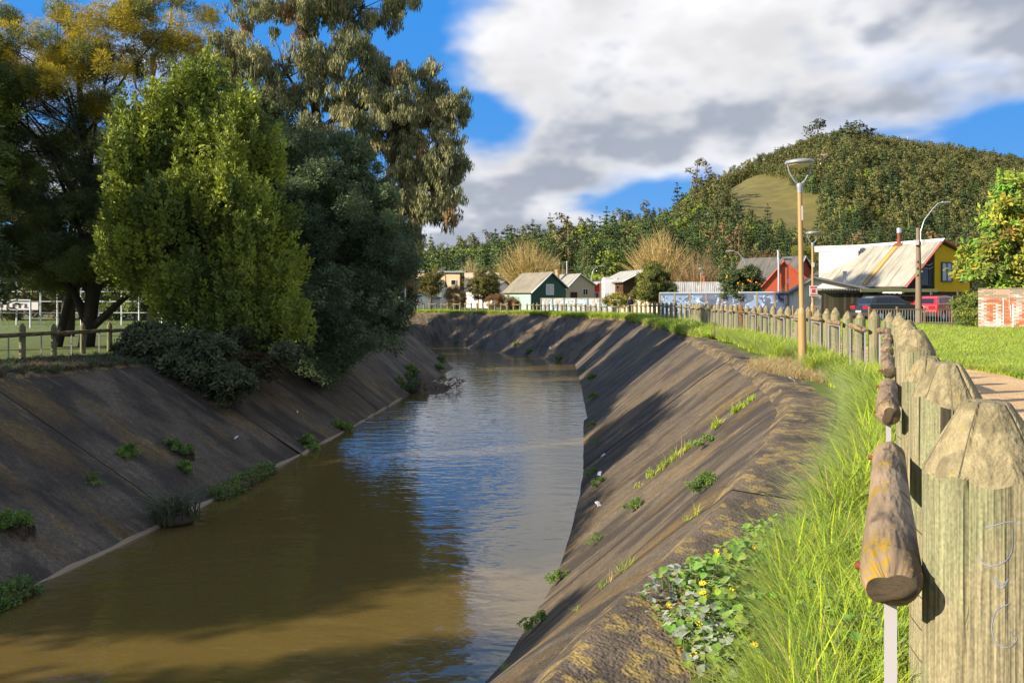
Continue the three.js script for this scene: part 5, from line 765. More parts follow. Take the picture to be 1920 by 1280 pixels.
// ---------- person behind the far pickets ----------
{
  const N = 64, mc = new MarchingCubes(N, new THREE.MeshStandardMaterial(), false, false, 60000), S = 1.0;     // field spans -1..1 => 2 m
  const bones = [[[0, 0.86, 0], [0, 0.5, 0], 0.15, 0.17], [[0, 0.5, 0], [0, 0.02, 0], 0.16, 0.15], [[-0.19, 0.5, 0], [-0.27, 0.2, 0.04], 0.065, 0.05], [[-0.27, 0.2, 0.04], [-0.2, -0.02, 0.16], 0.05, 0.04], [[0.19, 0.5, 0], [0.27, 0.2, 0.02], 0.065, 0.05], [[0.27, 0.2, 0.02], [0.24, -0.06, 0.1], 0.05, 0.04], [[-0.09, 0, 0], [-0.1, -0.42, 0.1], 0.095, 0.07], [[-0.1, -0.42, 0.1], [-0.1, -0.84, 0], 0.07, 0.05], [[0.09, 0, 0], [0.11, -0.42, -0.02], 0.095, 0.07], [[0.11, -0.42, -0.02], [0.11, -0.84, -0.12], 0.07, 0.05], [[-0.1, -0.86, 0], [-0.1, -0.88, 0.14], 0.05, 0.04], [[0.11, -0.86, -0.12], [0.11, -0.88, 0.02], 0.05, 0.04], [[0, 0.5, 0], [0, 0.66, 0.01], 0.06, 0.055]];
  bones[0] = [[0, 0.74, 0.01], [0, 0.79, 0.02], 0.085, 0.1];
  const v = new V3(), a = new V3(), b = new V3(), c = new V3();
  for (let k = 0; k < N; k++) for (let j = 0; j < N; j++) for (let i = 0; i < N; i++) {
    v.set((i - N / 2) / (N / 2), (j - N / 2) / (N / 2), (k - N / 2) / (N / 2)); let d = 1e9, e = 0;
    for (const [p, q, r0, r1] of bones) { a.set(...p); b.set(...q); c.subVectors(b, a); const t = clamp(v.clone().sub(a).dot(c) / c.lengthSq()); e += Math.exp(-28 * (v.distanceTo(a.addScaledVector(c, t)) - lerp(r0, r1, t))); }
    mc.field[k * N * N + j * N + i] = Math.log(e + 1e-12) / 28;
  }
  mc.isolation = 0; mc.update();
  const n = mc.count, g = new THREE.BufferGeometry(); g.setAttribute('position', new THREE.Float32BufferAttribute(mc.positionArray.slice(0, n * 3), 3)); g.setAttribute('normal', new THREE.Float32BufferAttribute(mc.normalArray.slice(0, n * 3), 3));
  const col = []; for (let i = 0; i < n; i++) { const y = g.attributes.position.getY(i); col.push(...(y > 0.6 ? [0.3, 0.14, 0.09] : y > 0 ? [0.035, 0.03, 0.05] : [0.03, 0.035, 0.05])); } g.setAttribute('color', new THREE.Float32BufferAttribute(col, 3));
  const P = thing('person', 'person in dark clothes walking behind the far wooden pickets', 'person', [9.25, -0.02, -58.5], 0.5); P.scale.setScalar(0.92);
  const bd = mesh('body', g, std({ vertexColors: true, color: lin(1, 1, 1) }), P); bd.position.y = 0.92;
  const hr = mesh('hair', new THREE.SphereGeometry(0.115, 14, 10, 0, 7, 0, 1.75).scale(1, 1.1, 1.1), std({ color: lin(0.02, 0.012, 0.01) }), P); hr.position.set(0, 1.71, -0.015); hr.rotation.x = -0.25;
}
// ---------- trees among the houses ----------
function smallTree(name, label, px, base, Z, lobes, o, trunk) {
  const p = at(px, 560, Z), t = thing(name, label, 'tree', [p.x, base, -Z]);
  const tips = crown(t, lobes, o), top = Math.max(...lobes.map((l) => l[1])); limbs(t, [[0, -0.2, 0], [0.05, top * 0.4, 0], [0, top * 0.95, 0]], trunk || [0.14, 0.1, 0.03], tips, o.barkMat || mat.bark, { seed: o.seed, twigs: 5, low: 0.15 }); return t;
}
const gL = leafMat(1, 1, 1, 0.25), gG = leafStd(1, 1, 1, 0.45);
{ // loquat at the right edge: broad glossy leaves
  const t = thing('loquat_tree', 'broad leaved yellow green tree overhanging the brick wall', 'tree', [24.6, 0, -36.5]);
  const L = [[-1.2, 2.6, 0.3, 1.3, 0.8, 1, 0.8], [-0.3, 3.8, 0.3, 1.5, 1.0, 1.2, 1], [0.8, 5.1, 0, 1.5, 1.2, 1.3, 1], [-0.4, 5.3, 0.2, 1.0, 0.9, 1, 0.7], [-1.6, 3.8, 0.2, 0.8, 0.6, 0.7, 0.4], [0.2, 6.6, 0, 1.0, 0.9, 1, 0.6], [1.6, 3.4, 0.3, 1.6, 1.3, 1.2, 0.9], [1.9, 5.9, 0, 1.2, 1.2, 1.2, 0.6], [-2.2, 2.9, 0.3, 0.6, 0.45, 0.6, 0.3], [0.9, 2.3, 0.6, 1.6, 0.7, 1, 0.7]];
  const tips = crown(t, L, { seed: 201, clumps: 250, clumpR: 0.36, per: 6, size: [0.5, 0.75], kinds: [SPRAY.broad(41, 16, 0.42, 0.2), SPRAY.broad(42, 16, 0.4, 0.18)], mat: leafMat(1, 1, 1, 0.3), tint: (r) => r() < 0.05 ? [0.46, 0.36, 0.03] : [lerp(0.14, 0.4, r()), lerp(0.24, 0.42, r()), 0.03] });
  limbs(t, [[-0.5, 0, -0.3], [-0.4, 1.8, -0.2], [0.2, 4, 0], [0.4, 6, 0]], [0.2, 0.16, 0.1, 0.03], tips, mat.bark, { seed: 202 });
}
{
  const p = at(1390, 560, 58), t = smallTree('orange_tree', 'dark round citrus tree full of oranges behind the painted wall', 1390, 0, 58, [[-0.5, 2.6, 0, 0.9, 0.9, 0.9, 1], [0.6, 2.8, 0, 0.9, 0.95, 0.9, 1], [0, 1.9, 0.2, 1.3, 0.8, 0.9, 1]], { seed: 211, clumps: 120, clumpR: 0.28, per: 9, size: [0.32, 0.5], kinds: [spray('broad', 3)], mat: gG, tint: jit([0.03, 0.055, 0.012], [0.09, 0.12, 0.02]) });
  const r = rng(212), og = new THREE.SphereGeometry(0.075, 8, 6), om = std({ color: lin(0.75, 0.26, 0.01), roughness: 0.5 }); for (let i = 0; i < 46; i++) { const d = rv(r); if (d.z < -0.2) d.z *= -1; const l = [[-0.5, 2.6, 0.9], [0.6, 2.8, 0.95], [0, 1.9, 1.1]][i % 3], m = mesh('orange', og, om, t); m.position.set(l[0] + d.x * l[2] * 1.02, l[1] + d.y * 0.88, d.z * 0.98); }
}
smallTree('round_tree', 'round yellow green tree before the brown house', 1226, -0.1, 66, [[0, 3.0, 0, 1.45, 1.1, 1.3, 1.2], [-0.5, 2.0, 0.2, 1.2, 0.9, 1.1, 0.9], [0.7, 2.0, 0.2, 1.2, 0.9, 1.1, 0.8], [0, 3.9, 0, 0.8, 0.6, 0.8, 0.4]], { seed: 221, clumps: 170, clumpR: 0.34, per: 8, size: [0.35, 0.55], kinds: [spray('broad', 3), spray('broad', 5)], mat: gL, tint: jit([0.06, 0.09, 0.012], [0.26, 0.26, 0.03]) });
smallTree('olive_tree', 'small olive tree with one trunk near the far left end of the fence', 808, -0.1, 98, [[0, 3.2, 0, 1.3, 1.2, 1.2, 1], [0.2, 4.4, 0, 0.9, 0.9, 0.9, 0.6], [-0.7, 3.4, 0, 0.9, 0.9, 0.9, 0.5]], { seed: 231, clumps: 90, clumpR: 0.36, per: 8, size: [0.4, 0.65], kinds: [spray('plume', 1)], mat: gL, tint: jit([0.1, 0.1, 0.02], [0.3, 0.25, 0.05]) });
smallTree('bushy_tree', 'bushy olive green tree before the flat cream building', 905, -0.1, 100, [[0, 2.8, 0, 2.0, 1.6, 1.5, 1.3], [0.4, 4.2, 0, 1.4, 1.2, 1.2, 0.8], [1.0, 2.8, 0, 1.2, 1.2, 1.2, 0.6]], { seed: 241, clumps: 150, clumpR: 0.4, per: 8, size: [0.45, 0.75], kinds: [spray('broad', 3)], mat: gL, tint: jit([0.08, 0.09, 0.015], [0.24, 0.2, 0.03]) });
smallTree('russet_bush', 'low russet bush between the olive tree and the bushy tree', 856, -0.1, 99, [[0, 1.6, 0, 1.4, 1.6, 1.2, 1]], { seed: 251, clumps: 60, clumpR: 0.4, per: 8, size: [0.4, 0.6], kinds: [spray('fine', 2)], mat: gL, tint: jit([0.14, 0.1, 0.04], [0.26, 0.18, 0.07]) });
[[925, 1.5, 'left'], [948, 1.3, 'middle'], [968, 1.2, 'right']].forEach(([px, h, w], i) => smallTree('rusty_shrub', 'low rusty shrub behind the far pickets, ' + w + ' of three', px, -0.1, 96, [[0, h * 0.8, 0, 1.1, h * 0.6, 0.8, 1]], { seed: 261 + i, clumps: 36, clumpR: 0.3, per: 7, size: [0.35, 0.5], kinds: [spray('fine', 2)], mat: gL, tint: jit([0.2, 0.08, 0.03], [0.28, 0.16, 0.05]) }, [0.06, 0.04, 0.02]));
smallTree('climber_bush', 'yellow green bush before the low cream wall', 1160, -0.1, 71, [[0, 1.3, 0, 1.4, 0.6, 0.6, 1]], { seed: 271, clumps: 44, clumpR: 0.26, per: 8, size: [0.3, 0.45], kinds: [spray('broad', 3)], mat: gL, tint: jit([0.16, 0.18, 0.02], [0.4, 0.34, 0.03]) }, [0.05, 0.04, 0.02]);
smallTree('grey_bush', 'grey green flowering bush beside the white end wall', 1540, 0, 72, [[0, 2.6, 0, 1.2, 1.2, 1, 1]], { seed: 281, clumps: 60, clumpR: 0.34, per: 8, size: [0.35, 0.55], kinds: [spray('broad', 4)], mat: gL, tint: jit([0.14, 0.14, 0.07], [0.3, 0.28, 0.18]) });
smallTree('wall_shrub', 'leafy shrub at the left end of the brick wall', 1822, 0, 37, [[0, 0.8, 0, 0.8, 0.7, 0.7, 1], [0.5, 0.3, 0.6, 0.7, 0.4, 0.6, 0.6]], { seed: 291, clumps: 60, clumpR: 0.25, per: 9, size: [0.25, 0.4], kinds: [spray('broad', 3)], mat: gL, tint: jit([0.1, 0.16, 0.02], [0.24, 0.28, 0.03]) }, [0.05, 0.04, 0.02]);
smallTree('garden_shrub', 'shrubs in the garden behind the red car', 1785, 0, 57, [[0, 1.2, 0, 1.3, 1.0, 0.8, 1]], { seed: 295, clumps: 50, clumpR: 0.3, per: 8, size: [0.3, 0.5], kinds: [spray('broad', 5)], mat: gL, tint: jit([0.1, 0.15, 0.03], [0.24, 0.26, 0.06]) }, [0.05, 0.04, 0.02]);
smallTree('yellow_pine', 'yellow green conifer behind the red timber house', 1500, -1, 130, [[0, 7, 0, 2.4, 2.6, 2.2, 1.2], [0.6, 9.6, 0, 1.8, 1.8, 1.7, 0.8], [-1.0, 5.4, 0, 2.0, 1.6, 1.8, 0.7]], { seed: 301, clumps: 110, clumpR: 0.6, per: 8, size: [0.7, 1.1], kinds: [spray('fine', 1)], mat: gL, tint: jit([0.1, 0.12, 0.015], [0.3, 0.3, 0.03]) }, [0.25, 0.18, 0.05]);
[[1085, 150, 5.4, 'left'], [1120, 156, 5.8, 'second'], [1152, 152, 5.2, 'third'], [1200, 160, 5.0, 'right']].forEach(([px, Z, h, w], i) => smallTree('willow_tree', 'bright yellow green willow behind the houses, ' + w + ' of four', px, -0.5, Z, [[0, h * 0.75, 0, 1.9, h * 0.4, 1.8, 1], [0.8, h * 0.6, 0, 1.5, h * 0.3, 1.5, 0.7]], { seed: 311 + i, clumps: 90, clumpR: 0.5, per: 8, size: [0.6, 0.95], kinds: [spray('hang', 1)], mat: gL, tint: jit([0.24, 0.34, 0.015], [0.42, 0.5, 0.03]), upright: 0.3 }, [0.2, 0.14, 0.04]));
// ---------- leafless trees: fans of upright shoots ----------
function bareTree(label, px, Z, H, Wd, n, m, seed, base = -0.5) {
  const p = at(px, 560, Z), t = thing('bare_tree', label, 'tree', [p.x, base, -Z], 0, 'leafless trees behind the houses'), r = rng(seed), l = [];
  mesh('trunk', tube([[0, 0, 0], [0.1, H * 0.16, 0], [0, H * 0.32, 0]], [H * 0.045, H * 0.036, H * 0.03], 8, 0.2), m, t);
  for (let i = 0; i < n; i++) {
    const a = r() * 2 * PI, out = Math.sqrt(r()), s = new V3((r() - 0.5) * 0.2, H * (0.2 + 0.14 * r()), (r() - 0.5) * 0.2), e = new V3(Math.cos(a) * Wd * out, H * (1.02 - 0.5 * out * out * (0.7 + 0.4 * r())), Math.sin(a) * Wd * out), mid = s.clone().lerp(e, 0.45); mid.x += Math.cos(a) * Wd * 0.12 * out; mid.y -= H * 0.04; mid.z += Math.sin(a) * Wd * 0.1;
    const rr = H * 0.008; l.push(tube([s, mid, e], [rr, rr * 0.6, rr * 0.15], 4));
    for (let k = 0; k < 9; k++) { const q = 0.35 + 0.6 * r(), b = q < 0.5 ? s.clone().lerp(mid, q * 2) : mid.clone().lerp(e, q * 2 - 1), d = e.clone().sub(s).normalize().multiplyScalar(H * (0.1 + 0.13 * r())).add(new V3((r() - 0.5) * H * 0.16, H * 0.03 * r(), (r() - 0.5) * H * 0.16)); l.push(tube([b, b.clone().add(d)], [rr * 0.34, rr * 0.1], 3)); }
  }
  mesh('branches', merge(l), m, t);
}
const tw = std({ color: lin(0.5, 0.37, 0.14) }), tw2 = std({ color: lin(0.52, 0.43, 0.2) }), tw3 = std({ color: lin(0.3, 0.2, 0.1) }), tw4 = std({ color: lin(0.34, 0.13, 0.07) });
bareTree('wide leafless willow with tan shoots behind the green house', 990, 140, 12.4, 6.0, 150, tw, 321);
bareTree('slender pale leafless tree above the cream building', 882, 190, 11.5, 3.0, 70, tw2, 322);
bareTree('pale leafless tree right of the wide tan willow', 1046, 165, 10.4, 2.4, 46, tw2, 323);
bareTree('tall leafless willow with yellow limbs above the round tree', 1240, 105, 11.0, 4.6, 150, tw, 324);
bareTree('thin leafless tree right of the yellow limbed willow', 1306, 100, 8.2, 3.0, 70, tw3, 325);
bareTree('reddish leafless tree behind the orange tree', 1425, 105, 8.2, 2.6, 44, tw4, 326);
bareTree('small reddish leafless tree above the red timber house', 1455, 120, 8.6, 2.2, 44, tw4, 327);
bareTree('small grey leafless shrub before the red timber house', 1480, 74, 3.2, 1.5, 30, tw3, 328);

// ---------- forest on the hills ----------
const HT = {   // unit-height trees made of ragged clumps of leaf-sized faces
  clump: (pos, r, c, R, n, z, flat = 1, hang = 0) => { for (let i = 0; i < n; i++) { const d = rv(r), k = R * (0.55 + 0.45 * Math.sqrt(r())), u = rv(r), v = rv(r), s = z * (0.7 + 0.6 * r()); u.y -= hang; const x = c[0] + d.x * k, y = c[1] + d.y * k * flat, w = c[2] + d.z * k; const N = new V3(d.x + x * 2.2, d.y * 0.9 + 0.25, d.z + w * 2.2).normalize(), flip = new V3().crossVectors(u, v).dot(N) < 0, a = flip ? v : u, b = flip ? u : v; pos.push(x, y, w, x + a.x * s, y + a.y * s, w + a.z * s, x + b.x * s, y + b.y * s, w + b.z * s); for (let q = 0; q < 3; q++) pos.nrm.push(N.x, N.y, N.z); } },
  build: (pos) => { const g = tris(pos); g.setAttribute('normal', new THREE.Float32BufferAttribute(pos.nrm, 3)); return g; },
  gum: (s) => { const r = rng(s * 77), pos = Object.assign([], { nrm: [] }); for (let i = 0; i < 13; i++) { const t = 0.3 + 0.66 * (i + r()) / 13, a = r() * 6.28, w = 0.15 * Math.sin(PI * clamp((t - 0.15) / 0.95)) * (0.3 + r()); HT.clump(pos, r, [Math.cos(a) * w, t, Math.sin(a) * w], 0.045 + 0.05 * r() * (1.2 - t), 44, 0.034, 1.25, 0.4); } return merge([HT.build(pos), tube([[0, 0, 0], [0.012, 0.5, 0], [0, 0.92, 0]], [0.014, 0.01, 0.004], 4)]); },
  pine: (s) => { const r = rng(s * 91), pos = Object.assign([], { nrm: [] }); for (let i = 0; i < 9; i++) { const t = 0.16 + 0.8 * i / 9, w = 0.2 * (1 - t) ** 0.8 + 0.015, m = Math.max(3, Math.round(7 * (1 - t * 0.6))); for (let k = 0; k < m; k++) { const a = (k + r() * 0.6) / m * 6.28 + i, q = w * (0.65 + 0.5 * r()); HT.clump(pos, r, [Math.cos(a) * q * 0.6, t - 0.02 * r(), Math.sin(a) * q * 0.6], q * 0.5, 13, 0.034, 0.4); } } HT.clump(pos, r, [0, 0.95, 0], 0.02, 12, 0.03, 2); return merge([HT.build(pos), tube([[0, 0, 0], [0, 0.98, 0]], [0.014, 0.003], 4)]); },
  round: (s) => { const r = rng(s * 57), pos = Object.assign([], { nrm: [] }); for (let i = 0; i < 15; i++) { const d = rv(r); HT.clump(pos, r, [d.x * 0.24, 0.58 + d.y * 0.25, d.z * 0.24], 0.1 + 0.07 * r(), 44, 0.05, 0.85); } return merge([HT.build(pos), tube([[0, 0, 0], [0.01, 0.5, 0]], [0.03, 0.02], 5)]); },
};
const HG = { gum: [1, 2, 3].map(HT.gum), pine: [4, 5, 6].map(HT.pine), round: [7, 8, 9].map(HT.round) };
mat.forest = std({ color: lin(1, 1, 1), roughness: 0.9, side: THREE.DoubleSide });
const inClearing = (u, v) => { const a = -0.32, x = u - 1452, y = v - 376, p = x * Math.cos(a) - y * Math.sin(a), q = x * Math.sin(a) + y * Math.cos(a); const w = 0.55 + 0.9 * fbm(u * 0.03, v * 0.03, 0, 0, 909, 3); return (p / 98) ** 2 + (q / 38) ** 2 < w; };
{
  const r = rng(777), out = { gum: [[], [], []], pine: [[], [], []], round: [[], [], []] }, col = { gum: [[], [], []], pine: [[], [], []], round: [[], [], []] };
  let n = 0;
  for (let i = 0; i < 60000 && n < 11500; i++) {
    const Z = 165 + 640 * Math.sqrt(r()), u = -300 + 2600 * r(), X = (u - 960) / F * Z, Zr = lerp(430, 700, step(1150, 1500, u)), t = (Z - lerp(150, 190, step(1100, 1500, u))) / (Zr - 170);
    if (t < 0.02 || t > 1.1) continue; if (u < 700 && r() < 0.5) continue;
    const y = hillY(X, Z), py = HORIZON - (y - EYE) * F / Z; if (t < 0.9 && inClearing(u, py)) continue;
    const k = fbm(X * 0.02, Z * 0.02, 0, 0, 88, 3), high = step(0.3, 0.75, t + (k - 0.5) * 0.9), east = step(1200, 1420, u);
    let kind; const q = r();
    if (east > 0.5) kind = q < 0.2 + 0.55 * high ? 'gum' : q < 0.9 - 0.05 * high ? (k > 0.44 ? 'pine' : 'gum') : 'round'; else kind = q < 0.55 ? 'round' : q < 0.93 ? (k > 0.5 ? 'pine' : 'round') : 'gum';
    const h = (kind === 'gum' ? 17 : kind === 'pine' ? 18.5 : 12) * (0.5 + 0.7 * r() ** 1.3) * (t > 0.85 ? 0.9 : t < 0.25 ? 0.72 : 0.9), g = Math.floor(r() * 3), v = (0.7 + 0.55 * r()) * (0.8 + 0.45 * fbm(X * 0.03, Z * 0.03, 0, 0, 188, 2));
    if (t < 0.9 && (inClearing(u, py - h * F / Z * 0.8) || inClearing(u, py - h * F / Z * 0.45))) continue;
    out[kind][g].push(M4(X, y - 0.4, -Z, yaw(r() * 7, (r() - 0.5) * 0.08, (r() - 0.5) * 0.08), new V3(h * (kind === 'round' ? 1.15 : 1.1 + 0.3 * r()), h, h * 1.2)));
    const c = kind === 'gum' ? mix3([0.085, 0.098, 0.028], [0.17, 0.165, 0.045], r()) : kind === 'pine' ? mix3([0.035, 0.07, 0.024], [0.08, 0.12, 0.032], r()) : r() < 0.14 ? [0.2, 0.26, 0.025] : mix3([0.05, 0.09, 0.022], [0.12, 0.16, 0.035], r());
    col[kind][g].push(lin(c[0] * v, c[1] * v, c[2] * v)); n++;
  }
  const f = thing('forest', 'dense wood of eucalyptus, pine and broadleaf trees covering the hills', 'forest'); f.userData.kind = 'stuff';
  for (const k of ['gum', 'pine', 'round']) HG[k].forEach((g, i) => out[k][i].length && inst(k === 'gum' ? 'eucalyptus_wood' : k === 'pine' ? 'pine_wood' : 'broadleaf_wood', g, mat.forest, out[k][i], col[k][i], f));
}
// trees of the hills that stand out one by one: label, x in frame, depth, height, kind, colour, spread
[['lone umbrella pine standing above the ridge', 1176, 395, 13, 'round', [0.05, 0.07, 0.025], 0.75], ['tall thin lone eucalyptus on the skyline right of the umbrella pine', 1212, 400, 17, 'gum', [0.12, 0.1, 0.05], 0.9], ['leaning dark pine at the left shoulder of the main hill', 1270, 430, 20, 'pine', [0.05, 0.07, 0.03], 1.3], ['tall brown eucalyptus at the left shoulder of the main hill', 1308, 450, 25, 'gum', [0.15, 0.11, 0.045], 1.3], ['big dark pine in the middle of the upper slope', 1608, 560, 24, 'round', [0.045, 0.06, 0.024], 1.3], ['dark pine crown near the summit', 1534, 660, 27, 'round', [0.035, 0.05, 0.022], 1.0], ['left of the three dark pines on the summit', 1576, 700, 20, 'pine', [0.03, 0.045, 0.022], 1.2], ['middle of the three dark pines on the summit', 1588, 700, 23, 'pine', [0.03, 0.045, 0.022], 1.2], ['right of the three dark pines on the summit', 1598, 700, 21, 'pine', [0.03, 0.045, 0.022], 1.2], ['small dark tree on the skyline right of the mast', 1768, 690, 12, 'pine', [0.04, 0.05, 0.03], 1.3], ['second small dark tree on the skyline, farther right', 1800, 690, 12, 'round', [0.04, 0.05, 0.03], 0.9], ['pale grey leafless looking tree at the edge of the clearing', 1545, 480, 16, 'round', [0.36, 0.3, 0.2], 1.1], ['bright lime tree in the upper wood', 1615, 640, 12, 'round', [0.22, 0.25, 0.03], 1.2], ['bright lime tree high on the right slope', 1800, 560, 14, 'round', [0.22, 0.25, 0.03], 1.1], ['dark conifer standing before the lower edge of the clearing', 1440, 330, 15, 'pine', [0.04, 0.065, 0.025], 1.3], ['lime green tree right of the dark conifer', 1462, 320, 11, 'round', [0.18, 0.22, 0.03], 1.0], ['bright yellow green tree half way along the left ridge', 1098, 330, 15, 'round', [0.3, 0.33, 0.02], 1.0], ['dark pine at the far left end of the ridge', 828, 230, 15, 'pine', [0.03, 0.05, 0.022], 1.5], ['brown eucalyptus behind the leafless willows', 1064, 260, 22, 'gum', [0.14, 0.12, 0.05], 1.5], ['brown eucalyptus above the orange tree', 1355, 230, 19, 'gum', [0.17, 0.12, 0.045], 1.2], ['second brown eucalyptus right of the one above the orange tree', 1386, 240, 17, 'gum', [0.16, 0.115, 0.045], 1.2], ['brown eucalyptus clump behind the yellow house roof', 1600, 230, 17, 'gum', [0.17, 0.125, 0.045], 1.5], ['dark pine left of the street light arm', 1690, 235, 17, 'pine', [0.05, 0.07, 0.03], 1.3], ['brown eucalyptus right of the street light arm', 1745, 225, 19, 'gum', [0.17, 0.12, 0.045], 1.5]].forEach(([label, px, Z, h0, kind, c, sp], i) => {
  const h = h0 * (i < 11 ? 1.25 : 1);
  const X = (px - 960) / F * Z, t = thing(kind === 'gum' ? 'hill_eucalyptus' : kind === 'pine' ? 'hill_pine' : 'hill_tree', label, 'tree', [X, hillY(X, Z) - 0.5, -Z], i);
  const m = mesh('crown', HG[kind][i % 3], std({ color: lin(...c), side: THREE.DoubleSide }), t); m.scale.set(h * sp, h, h * sp); if (kind === 'round') { mesh('trunk', tube([[0, 0, 0], [0.2, h * 0.35, 0], [0, h * 0.6, 0]], [h * 0.03, h * 0.024, h * 0.015], 6), mat.bark, t); if (i === 0) { m.scale.y = h * 0.7; m.position.y = h * 0.4; } }
});
{ // mast on the ridge
  const X = (1703 - 960) / F * 705, y = hillY(X, 705), t = thing('radio_mast', 'thin radio masts on the ridge right of the summit', 'mast', [X, y, -705]);
  mesh('mast', tube([[0, 0, 0], [0, 26, 0]], [0.7, 0.35], 5), mat.galv, t); mesh('mast', tube([[-4, 0, 0], [-4, 19, 0]], [0.6, 0.4], 5), std({ color: lin(0.5, 0.2, 0.18) }), t); mesh('drum', new THREE.CylinderGeometry(1.4, 1.4, 2, 10).translate(-4, 18, 0), mat.sticker, t);
}
// ---------- left side: fence, sports ground ----------
{
  const g = thing('rail_fence', 'low wooden rail fence on the left bank under the trees', 'fence'), lo = [51, 52].map((s) => postGeo(s, 0.085, 1.05, false));
  const A = [-14.7, 22.4], B = [-12.6, 28.2], n = 7;
  for (let i = -3; i < n; i++) { const t = i / (n - 1), m = mesh('post', lo[(i + 4) % 2], [mat.post, mat.hewn], g); m.position.set(lerp(A[0], B[0], t), -0.4, -lerp(A[1], B[1], t)); m.rotation.y = i * 1.7; m.scale.setScalar(0.97 + 0.06 * hash(i + 9, 1, 1)); if (i < n - 1) { const s = (i + 1) / (n - 1); mesh('metal_stay', box(0.03, 0.7, 0.03, lerp(A[0], B[0], (t + s) / 2) + 0.15, -0.05, -lerp(A[1], B[1], (t + s) / 2) + 0.1), mat.whiteTube, g); } }
  for (let i = -3; i < n - 2; i += 2) { const t = i / (n - 1), s = (i + 2) / (n - 1); mesh('log_rail', tube([[lerp(A[0], B[0], t) + 0.1, 0.32, -lerp(A[1], B[1], t) + 0.12], [lerp(A[0], B[0], s) + 0.1, 0.34, -lerp(A[1], B[1], s) + 0.12]], [0.065, 0.06], 9), mat.log, g); }
  const white = std({ color: lin(0.62, 0.66, 0.66), roughness: 0.5 });
  const sf = thing('sports_fence', 'tall white posts and rails of the sports ground fence behind the left trees', 'fence', [0, -0.5, 0]);
  for (let i = 0; i < 24; i++) { const x = -41 + i * 1.45, z = 53 + (i % 2) * 0.4; mesh('post', tube([[x, 0, -z], [x, 3.6 + (i % 3) * 0.3, -z]], 0.06, 6), white, sf); }
  for (const y of [0.9, 1.7, 2.4]) mesh('rail', tube([[-41.5, y, -53.2], [-7.6, y, -53.2]], 0.03, 5), white, sf);
  const goal = thing('goal_frame', 'small white goal frame on the sports field', 'goal', [-32, -0.5, -47], 0.2); mesh('upright', tube([[-1.5, 0, 0], [-1.5, 1.8, 0]], 0.06, 6), white, goal); mesh('upright', tube([[1.5, 0, 0], [1.5, 1.8, 0]], 0.06, 6), white, goal); mesh('crossbar', tube([[-1.5, 1.8, 0], [1.5, 1.8, 0]], 0.06, 6), white, goal);
  const kerb = thing('field_path', 'pale blue grey path strip beyond the left fence', 'path'); kerb.userData.kind = 'structure'; mesh('paving', box(34, 0.03, 3, -29, -0.49, -36, 0.12), std({ color: lin(0.4, 0.43, 0.5) }), kerb);
  const bd = thing('advert_board', 'white advertising board on the sports ground fence at left', 'sign', [-35.5, 0.9, -52.6]); mesh('board', box(4.2, 0.55, 0.05), mat.sticker, bd); mesh('frame', merge([box(4.3, 0.05, 0.07, 0, 0.3, 0), box(4.3, 0.05, 0.07, 0, -0.3, 0)]), std({ color: lin(0.1, 0.1, 0.1) }), bd);
  const L = thing('lettering', null); scene.remove(L); taken.set('lettering', 0);
  const marks = []; for (let i = 0; i < 7; i++) marks.push(box(0.16, 0.3, 0.02, -1.3 + i * 0.42, 0, 0.03), box(0.28, 0.06, 0.02, -1.3 + i * 0.42 + 0.05, (i % 3 - 1) * 0.11, 0.032)); mesh('dark_lettering', merge(marks), std({ color: lin(0.06, 0.06, 0.06) }), bd);
}
[['olive tree row beyond the sports field, leftmost', 30, 5, [0.16, 0.15, 0.04]], ['brown hedge tree beyond the sports field, second', 110, 5.4, [0.2, 0.13, 0.06]], ['green hedge tree beyond the sports field, third', 215, 5.0, [0.16, 0.2, 0.04]], ['brown hedge tree beyond the sports field, fourth', 310, 5.2, [0.2, 0.14, 0.07]], ['yellow green bush beyond the sports field, seen under the evergreen', 440, 4.2, [0.34, 0.34, 0.02]], ['olive hedge tree beyond the sports field behind the wattle', 560, 5.4, [0.16, 0.14, 0.05]], ['dark hedge tree beyond the sports field, nearest the canal', 700, 5.6, [0.1, 0.1, 0.04]]].forEach(([label, px, h, c], i) => smallTree('hedge_tree', label, px, -0.5, 66 + (i % 2) * 5, [[0, h * 0.5, 0, 3.2, h * 0.5, 2, 1], [1.5, h * 0.4, 0, 2.4, h * 0.4, 2, 0.8]], { seed: 341 + i, clumps: 70, clumpR: 0.6, per: 7, size: [0.7, 1.1], kinds: [spray('broad', 3)], mat: gL, tint: (r) => { const k = 0.7 + 0.6 * r(); return [c[0] * k, c[1] * k, c[2] * k]; } }));

